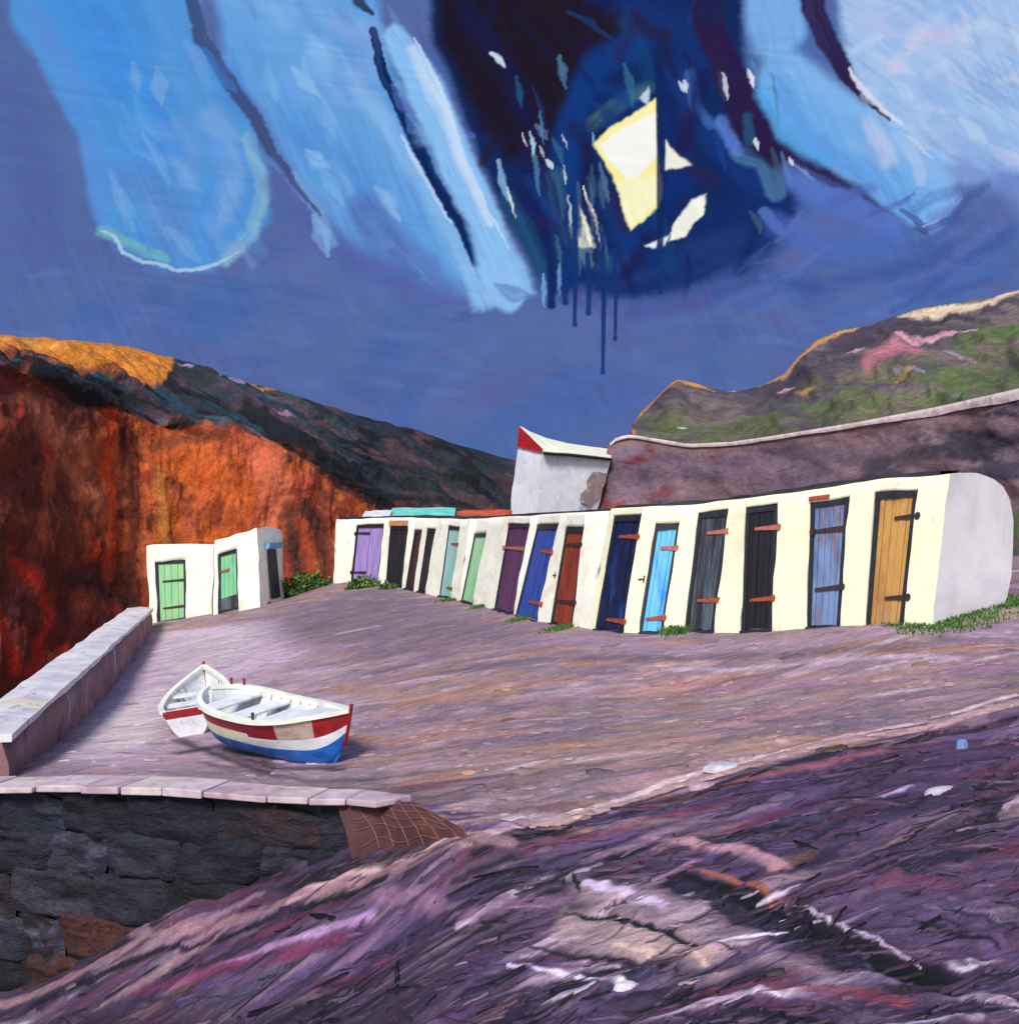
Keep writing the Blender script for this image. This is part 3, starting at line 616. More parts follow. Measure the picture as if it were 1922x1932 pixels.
# ------------------------------------------------------------------ slate flakes and shingle lying on the ground
def build_shingle():
    N = 24000
    y = np.exp(rng.uniform(math.log(4.6), math.log(26), N)); x = rng.uniform(-.66, .66, N) * y
    fr = is_front(x, y); wall_y = np.interp(x, [p[0] for p in WALL], [p[1] for p in WALL])
    lw = np.interp(y, [14.0, 34.0], [-6.3, -11.0])
    rowy = np.interp(x, [Pt(*p).x for p in ROWB], [p[2] for p in ROWB])
    ok = ~((x < -.6) & (np.abs(y - wall_y) < .55)) & ~((~fr) & (x < lw + .1)) & (y < rowy - .3)
    keep = rng.uniform(size=N) < np.where(fr, 1.0, np.clip(.75 * fbm(x * .7, y * .7, 77) * 1.6 - .1, .15, .9) * np.where(y > 18, .4, 1))
    lil = (~fr) & (x < -3.6)
    keep &= ~lil | (rng.uniform(size=N) < .25)
    g0 = gp.C.reshape(len(ys), len(ts), 3)[np.clip(np.searchsorted(ys, y), 0, len(ys) - 1), np.clip(np.searchsorted(ts, x / (y + 1.5)), 0, len(ts) - 1)].mean(-1)
    keep &= rng.uniform(size=N) < np.where(fr, np.where(g0 > .10, .08, .30), .38)
    ok &= keep; x = x[ok]; y = y[ok]; fr = fr[ok]; n = len(x)
    lng = np.clip(np.exp(rng.normal(0, .5, n)) * np.where(fr, .07, .058), 0, .17) * np.clip(y / 9, .7, 1.1); wid = lng * rng.uniform(.24, .62, n); ht = wid * rng.uniform(.12, .34, n)
    ang = np.where(fr, np.interp(x, [-6, -1, 1, 6], [-.4, -.25, .14, .25]), np.interp(x, [-6, 0, 3, 7], [-.4, -.3, -.05, .1])) + rng.normal(0, .4, n)
    pal_f = lin([(86, 58, 92), (60, 44, 72), (34, 28, 42), (150, 112, 142), (188, 164, 186), (120, 84, 108), (214, 200, 214), (120, 44, 78), (52, 52, 84), (98, 70, 90), (70, 50, 78), (110, 66, 62), (46, 36, 56)])
    pf = np.array([14, 14, 12, 8, 3, 12, .9, 5, 6, 12, 14, 1.5, 12]); pf = pf / pf.sum()
    pal_u = lin([(150, 124, 138), (126, 104, 118), (176, 150, 160), (164, 122, 98), (106, 88, 100), (200, 180, 188), (170, 126, 126), (140, 112, 120), (84, 72, 84), (180, 112, 72)])
    pu = np.array([20, 18, 9, 8, 12, 4, 10, 20, 6, 2.]); pu = pu / pu.sum()
    gi = np.clip(np.searchsorted(ys, y), 0, len(ys) - 1); gj = np.clip(np.searchsorted(ts, x / (y + 1.5)), 0, len(ts) - 1)
    loc = gp.C.reshape(len(ys), len(ts), 3)[gi, gj]
    col = np.where(fr[:, None], pal_f[rng.choice(len(pal_f), n, p=pf)], pal_u[rng.choice(len(pal_u), n, p=pu)])
    kk = np.where(rng.uniform(size=n) < .10, .6, .15)[:, None]; col = loc * (1 - kk) * rng.uniform(.7, 1.35, (n, 1)) + col * kk
    dk = fr & (rng.uniform(size=n) < .20); sl = fr & (rng.uniform(size=n) < .85)
    col[dk] = lin((25, 21, 32)) * rng.uniform(.5, 1.9, (dk.sum(), 1))
    wid = np.where(sl | dk, lng * rng.uniform(.07, .22, n), wid); lng = np.where(sl | dk, lng * rng.uniform(1.0, 2.3, n), lng); ht = np.where(sl | dk, wid * .22, ht)
    k = 8; th = np.linspace(0, 2 * math.pi, k, endpoint=False)
    rad = 1 + rng.uniform(-.3, .3, (n, k))
    lx = np.cos(th)[None] * rad * lng[:, None]; ly = np.sin(th)[None] * rad * wid[:, None]
    def ring(f, dz):
        px = x[:, None] + (lx * f) * np.cos(ang)[:, None] - (ly * f) * np.sin(ang)[:, None]
        py = y[:, None] + (lx * f) * np.sin(ang)[:, None] + (ly * f) * np.cos(ang)[:, None]
        z0 = height(px.ravel(), py.ravel()).reshape(px.shape)
        tilt = (lx * rng.uniform(-.10, .10, (n, 1)) + ly * rng.uniform(-.25, .25, (n, 1))) * f
        return np.stack([px, py, z0 + dz[:, None] + tilt], -1)
    ht = ht * .8; r0 = ring(1.0, -.03 - .0 * ht); r1 = ring(.93, ht * .8); r2 = ring(.5, ht)
    V = np.concatenate([r0, r1, r2], 1)                       # n,3k,3
    fs = []
    for j in range(k):
        j2 = (j + 1) % k
        fs.append((j, j2, k + j2, k + j)); fs.append((k + j, k + j2, 2 * k + j2, 2 * k + j))
    for j in (0, 2, 4): pass
    fs += [(2 * k, 2 * k + 1, 2 * k + 2, 2 * k + 3), (2 * k, 2 * k + 3, 2 * k + 4, 2 * k + 7), (2 * k + 4, 2 * k + 5, 2 * k + 6, 2 * k + 7)]
    fs = np.array(fs); Fc = (fs[None] + (np.arange(n) * 3 * k)[:, None, None]).reshape(-1, 4)
    cc = np.repeat(col[:, None, :], 3 * k, 1) * rng.uniform(.8, 1.2, (n, 1, 1))
    m = mat_attr('slate_flake', [(14, (1, 3, 1), (0, 0, -.2), .3, .7, (80, 78, 84), (180, 178, 180))], .6, .5, .03, .5)
    o = mesh_np('shingle', V, Fc, m, cc, smooth=False); tag(o, 'slate flakes and pebbles strewn over the yard and the beach', None, None, 'stuff')
build_shingle()

# ------------------------------------------------------------------ LEFT CLIFF
def loft(name, us, rows_fn, nrow, mat, paint_fn, disp=0.5, dscale=(1, 1), seed=0):
    """sheet lofted through section curves; returns object.  rows_fn(u) -> list of (v, d) from foot to back"""
    nu = len(us); V = np.empty((nrow, nu, 3)); UU = np.empty((nrow, nu)); VV = np.empty((nrow, nu))
    for j, u in enumerate(us):
        sec = rows_fn(u); s = np.linspace(0, len(sec) - 1, nrow)
        v = np.interp(s, range(len(sec)), [q[0] for q in sec]); d = np.interp(s, range(len(sec)), [q[1] for q in sec])
        UU[:, j] = u; VV[:, j] = v
        V[:, j, 0] = (u - CX) / F * d; V[:, j, 1] = d; V[:, j, 2] = CAMZ - (v - CY) / F * d
    # relief pushed out along the sheet's own normals
    du = np.gradient(V, axis=1); dv = np.gradient(V, axis=0); n = np.cross(du, dv); n /= np.linalg.norm(n, axis=-1, keepdims=True) + 1e-9
    if n[nrow // 3, nu // 2, 1] > 0: n = -n
    h = disp(UU, VV) if callable(disp) else disp * (fbm(UU / dscale[0], VV / dscale[1], seed, 5) - .5) * 2
    V = V + n * h[..., None]
    col = paint_fn(UU, VV)
    o = mesh_np(name, V, gridfaces(nrow, nu), mat, col); return o
VT = [(-900, 470), (-400, 560), (0, 632), (120, 640), (240, 655), (330, 678), (430, 706), (560, 748), (660, 778), (760, 806), (860, 836), (965, 868), (1060, 890), (1200, 905)]
VB = [(-900, 560), (-400, 640), (0, 690), (120, 728), (230, 772), (380, 806), (470, 812), (560, 838), (640, 892), (720, 940), (800, 962), (1200, 985)]
VF = [(-900, 2000), (-400, 1620), (0, 1420), (235, 1240), (300, 1215), (500, 1160), (630, 1130), (745, 1115), (960, 1090), (1200, 1080)]
DF = [(-900, 20), (-400, 26), (0, 32), (235, 39.5), (400, 41), (630, 43), (960, 50), (1200, 54)]
def cliff_rows(u):
    vt, vb, vf, d = (interp(u, q) for q in (VT, VB, VF, DF))
    return [(vf, d - .6), (vf * .6 + vb * .4, d + .6), (vf * .25 + vb * .75, d + 1.4), (vb, d + 2.4), (vb * .4 + vt * .6, d + 6), (vt, d + 11), (vt + 6, d + 17), (vt + 40, d + 60)]
def cliff_disp(U, V):
    vb = interp(U, VB); face = sstep(-10, 40, V - vb)
    vert = (fbm(U / 34, V / 110, 61, 5) - .5) * .7 + (fbm(U / 90, V / 90, 63, 4) - .5) * .9
    sl = U * .88 + V * .48; nn = -U * .48 + V * .88
    strata = (fbm(sl / 130, nn / 13, 67, 5) - .5) * 1.7
    return face * vert + (1 - face) * strata * sstep(0, 30, V - interp(U, VT) + 8)
def cliff_paint(U, V):
    vb = interp(U, VB); vt = interp(U, VT)
    base = np.empty(U.shape + (3,)); base[:] = lin((148, 62, 32))
    def ly(b, n, lo, hi, col, a, mask=1.0):
        m = (sstep(lo, hi, n) * a * mask)[..., None]; return b * (1 - m) + lin(col) * m
    base = ly(base, fbm(U / 70, V / 80, 71), .42, .60, (180, 84, 42), .9)
    base = ly(base, fbm(U / 46, V / 80, 73), .52, .66, (98, 40, 28), .9)
    base = ly(base, fbm(U / 30, V / 60, 75, 5), .56, .66, (62, 34, 30), .9)
    base = ly(base, fbm(U / 14, V / 14, 77, 5), .57, .62, (186, 100, 66), .8, sstep(1080, 850, V) * sstep(620, 200, U))
    base = ly(base, fbm(U / 30, V / 30, 79, 5), .60, .66, (204, 104, 24), .6)
    base = ly(base, fbm(U / 16, V / 70, 81, 5), .60, .66, (214, 60, 24), .8, sstep(1020, 1120, V))
    base = ly(base, sstep(960, 1100, V) * (.55 + .6 * fbm(U / 50, V / 60, 83)), .3, .9, (74, 34, 28), .75)
    base = ly(base, sstep(330, 100, U) * (.5 + .8 * fbm(U / 40, V / 120, 87)), .35, .95, (96, 36, 30), .85)
    p = Paint(U, V, base, warp=12, wl=60, seed=71)
    r = random.Random(4)
    for i in range(260):
        x = r.uniform(-60, 760); y = r.uniform(700, 1250); l = r.uniform(20, 80); lf = x < 260
        c = r.choice([(120, 48, 32), (90, 38, 30), (150, 62, 36), (176, 86, 58), (70, 34, 30), (196, 60, 26)] if lf else [(190, 86, 42), (170, 70, 36), (204, 104, 62), (140, 58, 34), (196, 110, 40), (112, 50, 34)])
        p.stroke([(x, y), (x + r.uniform(-14, 14), y + l)], c, r.uniform(5, 18), .5, .6, .8)
    S = p.stroke
    S([(60, 760), (150, 860), (200, 960)], (196, 110, 78), 42, .9, .75, .8)
    S([(300, 880), (310, 980), (330, 1080)], (190, 122, 50), 18, .8, .7, .7)
    S([(200, 780), (210, 900), (215, 1060)], (212, 74, 20), 22, .9, .8, .7)
    S([(240, 830), (260, 980), (240, 1090)], (86, 36, 26), 24, .9, .8, .6)
    S([(130, 900), (120, 1050), (140, 1180)], (96, 40, 30), 40, .9, .7, .7)
    S([(330, 830), (420, 900), (470, 960)], (200, 92, 34), 70, .9, .8, .6)
    S([(400, 830), (500, 850)], (206, 92, 60), 36, .9, .8, .6)
    S([(480, 830), (520, 920), (500, 1000)], (202, 106, 74), 44, .9, .8, .6)
    S([(300, 830), (420, 818)], (104, 58, 34), 22, .9, .8, .6)
    S([(330, 950), (350, 1010), (440, 1010)], (190, 90, 30), 30, .9, .7, .6)
    S([(560, 900), (620, 960), (700, 980)], (164, 70, 44), 30, .9, .8, .7)
    S([(540, 960), (560, 1080)], (60, 34, 32), 24, .9, .8, .6)
    S([(600, 980), (610, 1080)], (72, 36, 34), 30, .9, .8, .6)
    S([(40, 1060), (100, 1160), (60, 1260)], (190, 44, 26), 22, .9, .8, .8)
    S([(0, 1140), (30, 1260)], (206, 52, 22), 14, .9, .8, .8)
    S([(150, 1090), (250, 1130)], (64, 36, 36), 30, .9, .8, .6)
    # weathered dark strata above
    dk = sstep(12, -8, V - vb + 14 * (fbm(U / 40, V / 40, 85) - .5) * 2)[..., None].reshape(-1, 1)
    c0 = np.empty(U.shape + (3,)); c0[:] = lin((36, 44, 56))
    sl = U * .9 + V * .44; nn = -U * .42 + V * .9
    c0 = ly(c0, fbm(sl / 120, nn / 16, 91), .45, .6, (28, 60, 78), .9, sstep(700, 460, U))
    c0 = ly(c0, fbm(sl / 90, nn / 12, 93), .50, .62, (72, 52, 66), .9)
    c0 = ly(c0, fbm(sl / 70, nn / 9, 95), .54, .64, (22, 22, 28), .95)
    c0 = ly(c0, fbm(sl / 80, nn / 8, 97), .62, .68, (52, 96, 104), .7, sstep(760, 500, U))
    c0 = ly(c0, fbm(sl / 60, nn / 9, 99), .60, .68, (84, 62, 66), .7, sstep(300, 560, U))
    c0 = ly(c0, fbm(sl / 60, nn / 7, 101), .64, .70, (44, 56, 54), .7, sstep(500, 700, U))
    p.C = p.C * (1 - dk) + c0.reshape(-1, 3) * dk
    S([(460, 770, 12), (560, 840, 22), (660, 910, 24), (740, 950, 14)], (20, 20, 28), None, .5, .95, .3)
    S([(60, 700, 8), (150, 745, 14), (250, 775, 10), (360, 800, 6)], (18, 24, 32), None, .5, .95, .3)
    S([(330, 690), (430, 712), (480, 725)], (150, 132, 168), 5, .6, .85, .4)
    S([(470, 745), (520, 772), (560, 778)], (168, 128, 160), 5, .6, .8, .4)
    S([(540, 790), (600, 830)], (90, 74, 96), 6, .6, .8, .4); S([(620, 850), (680, 880)], (92, 76, 100), 6, .6, .7, .4)
    S([(470, 725), (540, 740), (570, 752)], (210, 130, 50), 5, .5, .9, .3)
    p.poly([(-900, 440), (-400, 530), (0, 618), (180, 632), (325, 668), (318, 700), (298, 722), (210, 702), (110, 692), (40, 672), (-60, 660), (-400, 600), (-900, 520)], (196, 120, 42), 5, 1)
    S([(-60, 636), (60, 648), (160, 660)], (212, 150, 66), 9, .8, .8, .5)
    S([(60, 690), (180, 704), (300, 718)], (176, 94, 48), 7, .7, .8, .5)
    S([(20, 662), (110, 690)], (170, 90, 44), 6, .7, .6, .5)
    S([(0, 668), (60, 690), (120, 700)], (170, 86, 44), 5, .7, .6, .5)
    return p.C
M_cliff = mat_attr('cliff_rock', [(.9, (1, 1, .8), (0, 0, 0), .3, .7, (76, 72, 72), (182, 180, 178)), (4, (1, 1, .9), (0, 0, 0), .32, .68, (64, 62, 62), (192, 190, 188))], .85, .8, .4, .38)
o = loft('cliff', np.concatenate([np.linspace(-900, -60, 60), np.linspace(-50, 1200, 520)]), cliff_rows, 300, M_cliff, cliff_paint, cliff_disp)
tag(o, kind='structure')

# ------------------------------------------------------------------ BANK behind the cabins, track on its rim, HILL beyond
BT = [(560, 985), (640, 976), (960, 972), (1100, 966), (1122, 935), (1138, 880), (1146, 842), (1165, 826), (1190, 822), (1300, 840), (1380, 836), (1450, 826), (1600, 802), (1760, 772), (1922, 736), (2200, 680), (2700, 600)]
BD = [(560, 42), (960, 43), (1130, 46), (1200, 45), (1500, 37), (1922, 29), (2300, 24), (2700, 20)]
BF = [(560, 1090), (960, 1085), (1300, 1090), (1922, 1120), (2300, 1150), (2700, 1180)]
def bank_rows(u):
    vt, d, vf = interp(u, BT), interp(u, BD), interp(u, BF)
    return [(vf, d - 1.6), (vf * .6 + vt * .4, d - .9), (vf * .25 + vt * .75, d - .35), (vt + 4, d), (vt, d + .5), (vt + (CY - vt) * .05, d + 3), (vt + (CY - vt) * .2, d + 12)]
def bank_paint(U, V):
    vt = interp(U, BT); base = np.empty(U.shape + (3,)); base[:] = lin((112, 92, 106))
    def ly(b, n, lo, hi, col, a, mask=1.0):
        m = (sstep(lo, hi, n) * a * mask)[..., None]; return b * (1 - m) + lin(col) * m
    base = ly(base, fbm(U / 90, V / 40, 111), .45, .62, (126, 102, 106), .9)
    base = ly(base, fbm(U / 50, V / 30, 113), .54, .66, (94, 76, 92), .8)
    base = ly(base, fbm(U / 60, V / 26, 117), .52, .62, (50, 48, 64), .9, sstep(1480, 1750, U))
    base = ly(base, fbm(U / 30, V / 30, 119), .62, .68, (120, 56, 66), .8, sstep(1420, 1300, U))
    base = ly(base, sstep(36, 4, V - vt) * (.6 + .5 * fbm(U / 40, V / 10, 121)), .3, .8, (128, 100, 98), .8)
    base = ly(base, sstep(90, 20, V - vt) * fbm(U / 80, V / 20, 123), .3, .6, (130, 102, 104), .7, sstep(1450, 1600, U))
    p = Paint(U, V, base, warp=10, wl=60, seed=111)
    p.stroke([(1640, 880), (1760, 850), (1922, 830)], (52, 48, 60), 26, .9, .8, .6)
    p.stroke([(1760, 900), (1922, 880), (2100, 860)], (74, 66, 84), 22, .9, .8, .6)
    p.stroke([(1450, 890), (1510, 870)], (126, 96, 112), 5, .6, .8, .5)
    p.stroke([(1180, 880), (1230, 870)], (110, 48, 58), 9, .7, .8, .5)
    p.stroke([(1290, 860), (1420, 850)], (146, 112, 112), 9, .9, .6, .6)
    p.poly([(1900, 960), (2300, 940), (2300, 1200), (1850, 1200), (1880, 1080)], (58, 84, 46), 12, .9, .5, -.5)
    return p.C
M_bank = mat_attr('bank_earth', [(.7, (1, 1, 2), (0, .3, 0), .3, .7, (80, 76, 78), (178, 176, 178)), (4, (1, 1, 2), (0, .3, 0), .32, .68, (70, 68, 70), (188, 186, 186))], .9, .5, .2, .3)
o = loft('bank', np.linspace(705, 2700, 420), bank_rows, 110, M_bank, bank_paint,
         lambda U, V: (fbm(U / 70, V / 50, 131, 4) - .5) * .5 * sstep(0, 30, V - interp(U, BT) - 2))
tag(o, kind='structure')
# pale track along the rim
pm = MB(); rows = []
for u in np.linspace(1150, 2700, 130):
    vt, d = interp(u, BT), interp(u, BD); wv = 1 + .25 * (float(vn(u / 30, 0, 3)) - .5)
    w_ = .20 * (1 + 1.2 * sstep(1500, 1900, u))
    a_ = Pt(u, vt - 1, d - .15); b_ = a_ + Vector((0, .25, -.02))
    rows.append([a_ - Vector((0, -.02, w_ * .55 * wv)), a_ - Vector((0, .03, w_ * .2)), a_ + Vector((0, .03, .03 * wv)), b_ + Vector((0, .6, .02)), b_ + Vector((0, .7, -.5))])
pm.grid([list(r) for r in rows])
M_track = mat_plain('pale_track', (214, 196, 196), (176, 150, 156), 2.5, rough=.85, bs=.6, bd=.06)
tag(pm.build('path', M_track), kind='structure')

HT = [(1140, 842), (1188, 822), (1196, 800), (1205, 782), (1232, 756), (1262, 726), (1278, 716), (1310, 722), (1345, 734), (1375, 738), (1405, 736), (1440, 726), (1480, 704), (1510, 668), (1540, 640), (1580, 624), (1640, 614), (1690, 596), (1740, 580), (1800, 572), (1870, 560), (1922, 546), (2100, 520), (2700, 470)]
def hill_rows(u):
    vt, vb, d = interp(u, HT), interp(u, BT) + 4, interp(u, BD)
    r_ = [(vb + 22, d + 4), (vb, d + 8), (vb * .7 + vt * .3, d + 16), (vb * .35 + vt * .65, d + 26), (vt, d + 38), (vt + 4, d + 46), (vt + 60, d + 90)]
    return r_
def hill_paint(U, V):
    base = np.empty(U.shape + (3,)); base[:] = lin((112, 96, 96))
    def ly(b, n, lo, hi, col, a, mask=1.0):
        m = (sstep(lo, hi, n) * a * mask)[..., None]; return b * (1 - m) + lin(col) * m
    t = (interp(U, BT) - V) / (interp(U, BT) - interp(U, HT) + 1)
    base = ly(base, fbm(U / 90, V / 26, 141), .42, .58, (80, 72, 84), .9)
    base = ly(base, fbm(U / 60, V / 20, 143), .48, .62, (98, 98, 66), .8, sstep(.85, .3, t))
    base = ly(base, fbm(U / 80, V / 16, 145), .46, .62, (92, 98, 62), .6, sstep(.5, .12, t))
    base = ly(base, fbm(U / 70, V / 22, 147), .46, .60, (66, 56, 70), .9, sstep(.5, .8, t))
    base = ly(base, fbm(U / 60, V / 30, 149), .5, .62, (84, 106, 50), .9, sstep(1720, 1860, U) * sstep(.9, .5, t))
    p = Paint(U, V, base, warp=8, wl=50, seed=141); S = p.stroke
    S([(1250, 806), (1400, 806), (1600, 780), (1800, 740), (1940, 700)], (84, 112, 48), 10, .9, .5, .5)
    S([(1480, 765), (1560, 760), (1650, 740)], (86, 116, 48), 12, .9, .5, .5)
    S([(1750, 730), (1830, 700), (1900, 690)], (86, 116, 50), 20, .9, .5, .5)
    S([(1880, 640), (1930, 620)], (86, 118, 50), 22, .9, .5, .5)
    S([(1560, 668), (1650, 640), (1700, 632)], (60, 50, 66), 22, .9, .9, .4)
    S([(1700, 606), (1800, 590), (1850, 596)], (58, 50, 66), 12, .9, .9, .4)
    S([(1640, 690), (1690, 655), (1730, 670)], (184, 112, 128), 24, .8, .95, .4)
    S([(1690, 634), (1760, 638), (1840, 618)], (212, 152, 172), 12, .6, .95, .3)
    S([(1600, 668), (1636, 658)], (208, 146, 164), 7, .6, .9, .4)
    S([(1470, 742), (1500, 730)], (208, 150, 166), 7, .6, .9, .4); S([(1500, 742), (1540, 736)], (196, 146, 54), 5, .6, .9, .4)
    S([(1690, 700), (1750, 718)], (176, 150, 176), 6, .6, .85, .4); S([(1780, 668), (1840, 680)], (160, 136, 160), 6, .6, .8, .4)
    S([(1690, 712), (1730, 706)], (178, 148, 60), 10, .8, .7, .5)
    S([(1276, 806), (1290, 810)], (232, 232, 216), 3, .5, .9, .2)
    # ochre rim
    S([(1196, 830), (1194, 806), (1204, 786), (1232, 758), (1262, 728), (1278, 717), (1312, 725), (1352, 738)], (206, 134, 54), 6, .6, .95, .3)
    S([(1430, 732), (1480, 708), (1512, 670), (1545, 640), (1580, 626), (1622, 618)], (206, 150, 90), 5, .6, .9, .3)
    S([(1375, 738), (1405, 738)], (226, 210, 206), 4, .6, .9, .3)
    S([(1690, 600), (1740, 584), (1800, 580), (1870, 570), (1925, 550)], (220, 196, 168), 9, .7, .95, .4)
    return p.C
M_hill = mat_attr('hill_heath', [(.25, (1, 1, 1.6), (0, .2, 0), .3, .7, (84, 82, 80), (176, 176, 174)), (1.8, (1, 1, 1.6), (0, .2, 0), .32, .68, (76, 74, 72), (184, 184, 182))], .9, .8, .5, .45)
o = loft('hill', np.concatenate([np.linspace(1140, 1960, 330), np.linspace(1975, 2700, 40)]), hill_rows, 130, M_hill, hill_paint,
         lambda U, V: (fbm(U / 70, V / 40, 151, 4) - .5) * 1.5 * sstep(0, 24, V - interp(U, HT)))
tag(o, kind='structure')

# ------------------------------------------------------------------ masonry blocks with doors (cabins and huts)
def facade(root, lines, bays, depth_in, mat, prof, seed=0, amp=.018, roof_over=.03, gable=None, name='wall'):
    """lines: [(bottom, top)] vectors along the front; bays[i] None (solid) or dict door between line i and i+1.
    prof: [(in, dz)] profile from the front top edge over the roof to the back"""
    O = root.location; nL = len(lines)
    def inward(i):
        a = lines[max(i - 1, 0)][0]; b = lines[min(i + 1, nL - 1)][0]; t = (b - a); t.z = 0; t.normalize()
        n = Vector((-t.y, t.x, 0));
        return n if n.y > 0 else -n
    N = [inward(i) for i in range(nL)]
    mb = MB(); sd = seed
    def wob(p, k=1.0):
        q = Vector(p); r = amp * k
        return q + Vector(((float(vn(q.x * 3.1 + q.z, q.z * 2.7, 5)) - .5), (float(vn(q.x * 2.3, q.z * 3.3 + q.y, 9)) - .5), (float(vn(q.x * 2.9 + 7, q.z * 1.2, 13)) - .5) * 1.4)) * 2 * r
    foot = Vector((0, 0, -.35))
    for i in range(nL - 1):
        (b0, t0), (b1, t1) = lines[i], lines[i + 1]; dr = bays[i]
        lo = 0.0 if dr is None else dr['top']
        nx = 7; ny = 10 if dr is None else 4
        rows = []
        for r in range(ny + 1):
            f = lo + (1 - lo) * r / ny; row = []
            for c in range(nx + 1):
                g_ = c / nx; p = (b0.lerp(t0, f)).lerp(b1.lerp(t1, f), g_)
                if dr is None and r == 0: p = p + foot
                row.append(wob(p, 1 if 0 < c < nx or True else 0))
            rows.append(row)
        mb.grid(rows)
        if dr is not None:     # reveals
            n0, n1 = N[i], N[i + 1]; rd = dr.get('rec', .14)
            for (bb, tt, nn) in ((b0, t0, n0), (b1, t1, n1)):
                rows = []
                for r in range(11):
                    p = bb.lerp(tt, lo * r / 10) + (foot if r == 0 else Vector())
                    rows.append([wob(p), p + nn * rd])
                mb.grid(rows)
            rows = [[wob(b0.lerp(t0, lo).lerp(b1.lerp(t1, lo), c / 7)) for c in range(8)], [b0.lerp(t0, lo).lerp(b1.lerp(t1, lo), c / 7) + n0.lerp(n1, c / 7) * rd for c in range(8)]]
            mb.grid(rows)
            rows = [[(b0 + n0 * rd + foot).lerp(b1 + n1 * rd + foot, c / 3) for c in range(4)], [(b0.lerp(t0, lo) + n0 * rd).lerp(b1.lerp(t1, lo) + n1 * rd, c / 3) for c in range(4)]]
            mb.grid(rows)
    # roof and back swept along the row
    rows = []
    for i in range(nL):
        b, t = lines[i]; col = []
        for (s, dz) in prof: 
            col.append(wob(t + N[i] * s * depth_in + Vector((0, 0, dz))) if s > 0 or dz else wob(t))
        bk = b + N[i] * depth_in * prof[-1][0] * .95
        col.append(bk + foot); rows.append(col)
    dense = []
    for i in range(nL - 1):
        for k in range(7):
            dense.append([rows[i][c].lerp(rows[i + 1][c], k / 7) if c else wob(lines[i][1].lerp(lines[i + 1][1], k / 7)) for c in range(len(rows[i]))])
    dense.append(rows[-1]); mb.grid(dense)
    gb = MB()
    # gable ends
    for i in (0, nL - 1):
        b, t = lines[i]; pr = rows[i]
        fr = [wob(b.lerp(t, r / 10) + (foot if r == 0 else Vector())) for r in range(11)]
        poly = fr + pr[1:]
        cen = sum(poly, Vector()) / len(poly)
        bk = pr[1:][::-1] + [t]; cl = [0]
        for p_, q_ in zip(bk[:-1], bk[1:]): cl.append(cl[-1] + (q_ - p_).length)
        rows_e = []
        for r in range(17):
            s_ = cl[-1] * r / 16; j = min(max(int(np.searchsorted(cl, s_)) - 1, 0), len(bk) - 2); q = bk[j].lerp(bk[j + 1], (s_ - cl[j]) / max(cl[j + 1] - cl[j], 1e-6))
            f_ = wob(b.lerp(t, r / 16) + (foot if r == 0 else Vector()))
            rows_e.append([f_.lerp(q, c / 8) for c in range(9)])
        (gb if (i and gable) else mb).grid(rows_e if i else [r_[::-1] for r_ in rows_e])
    if gable:
        go = gb.build('gable_wall', gable, root, merge=True)
        for v in go.data.vertices: v.co = v.co - O
    o = mb.build(name, mat, root, merge=True, origin=None)
    # parented mesh is in world coordinates: shift to root space
    for v in o.data.vertices: v.co = v.co - O
    return o, N

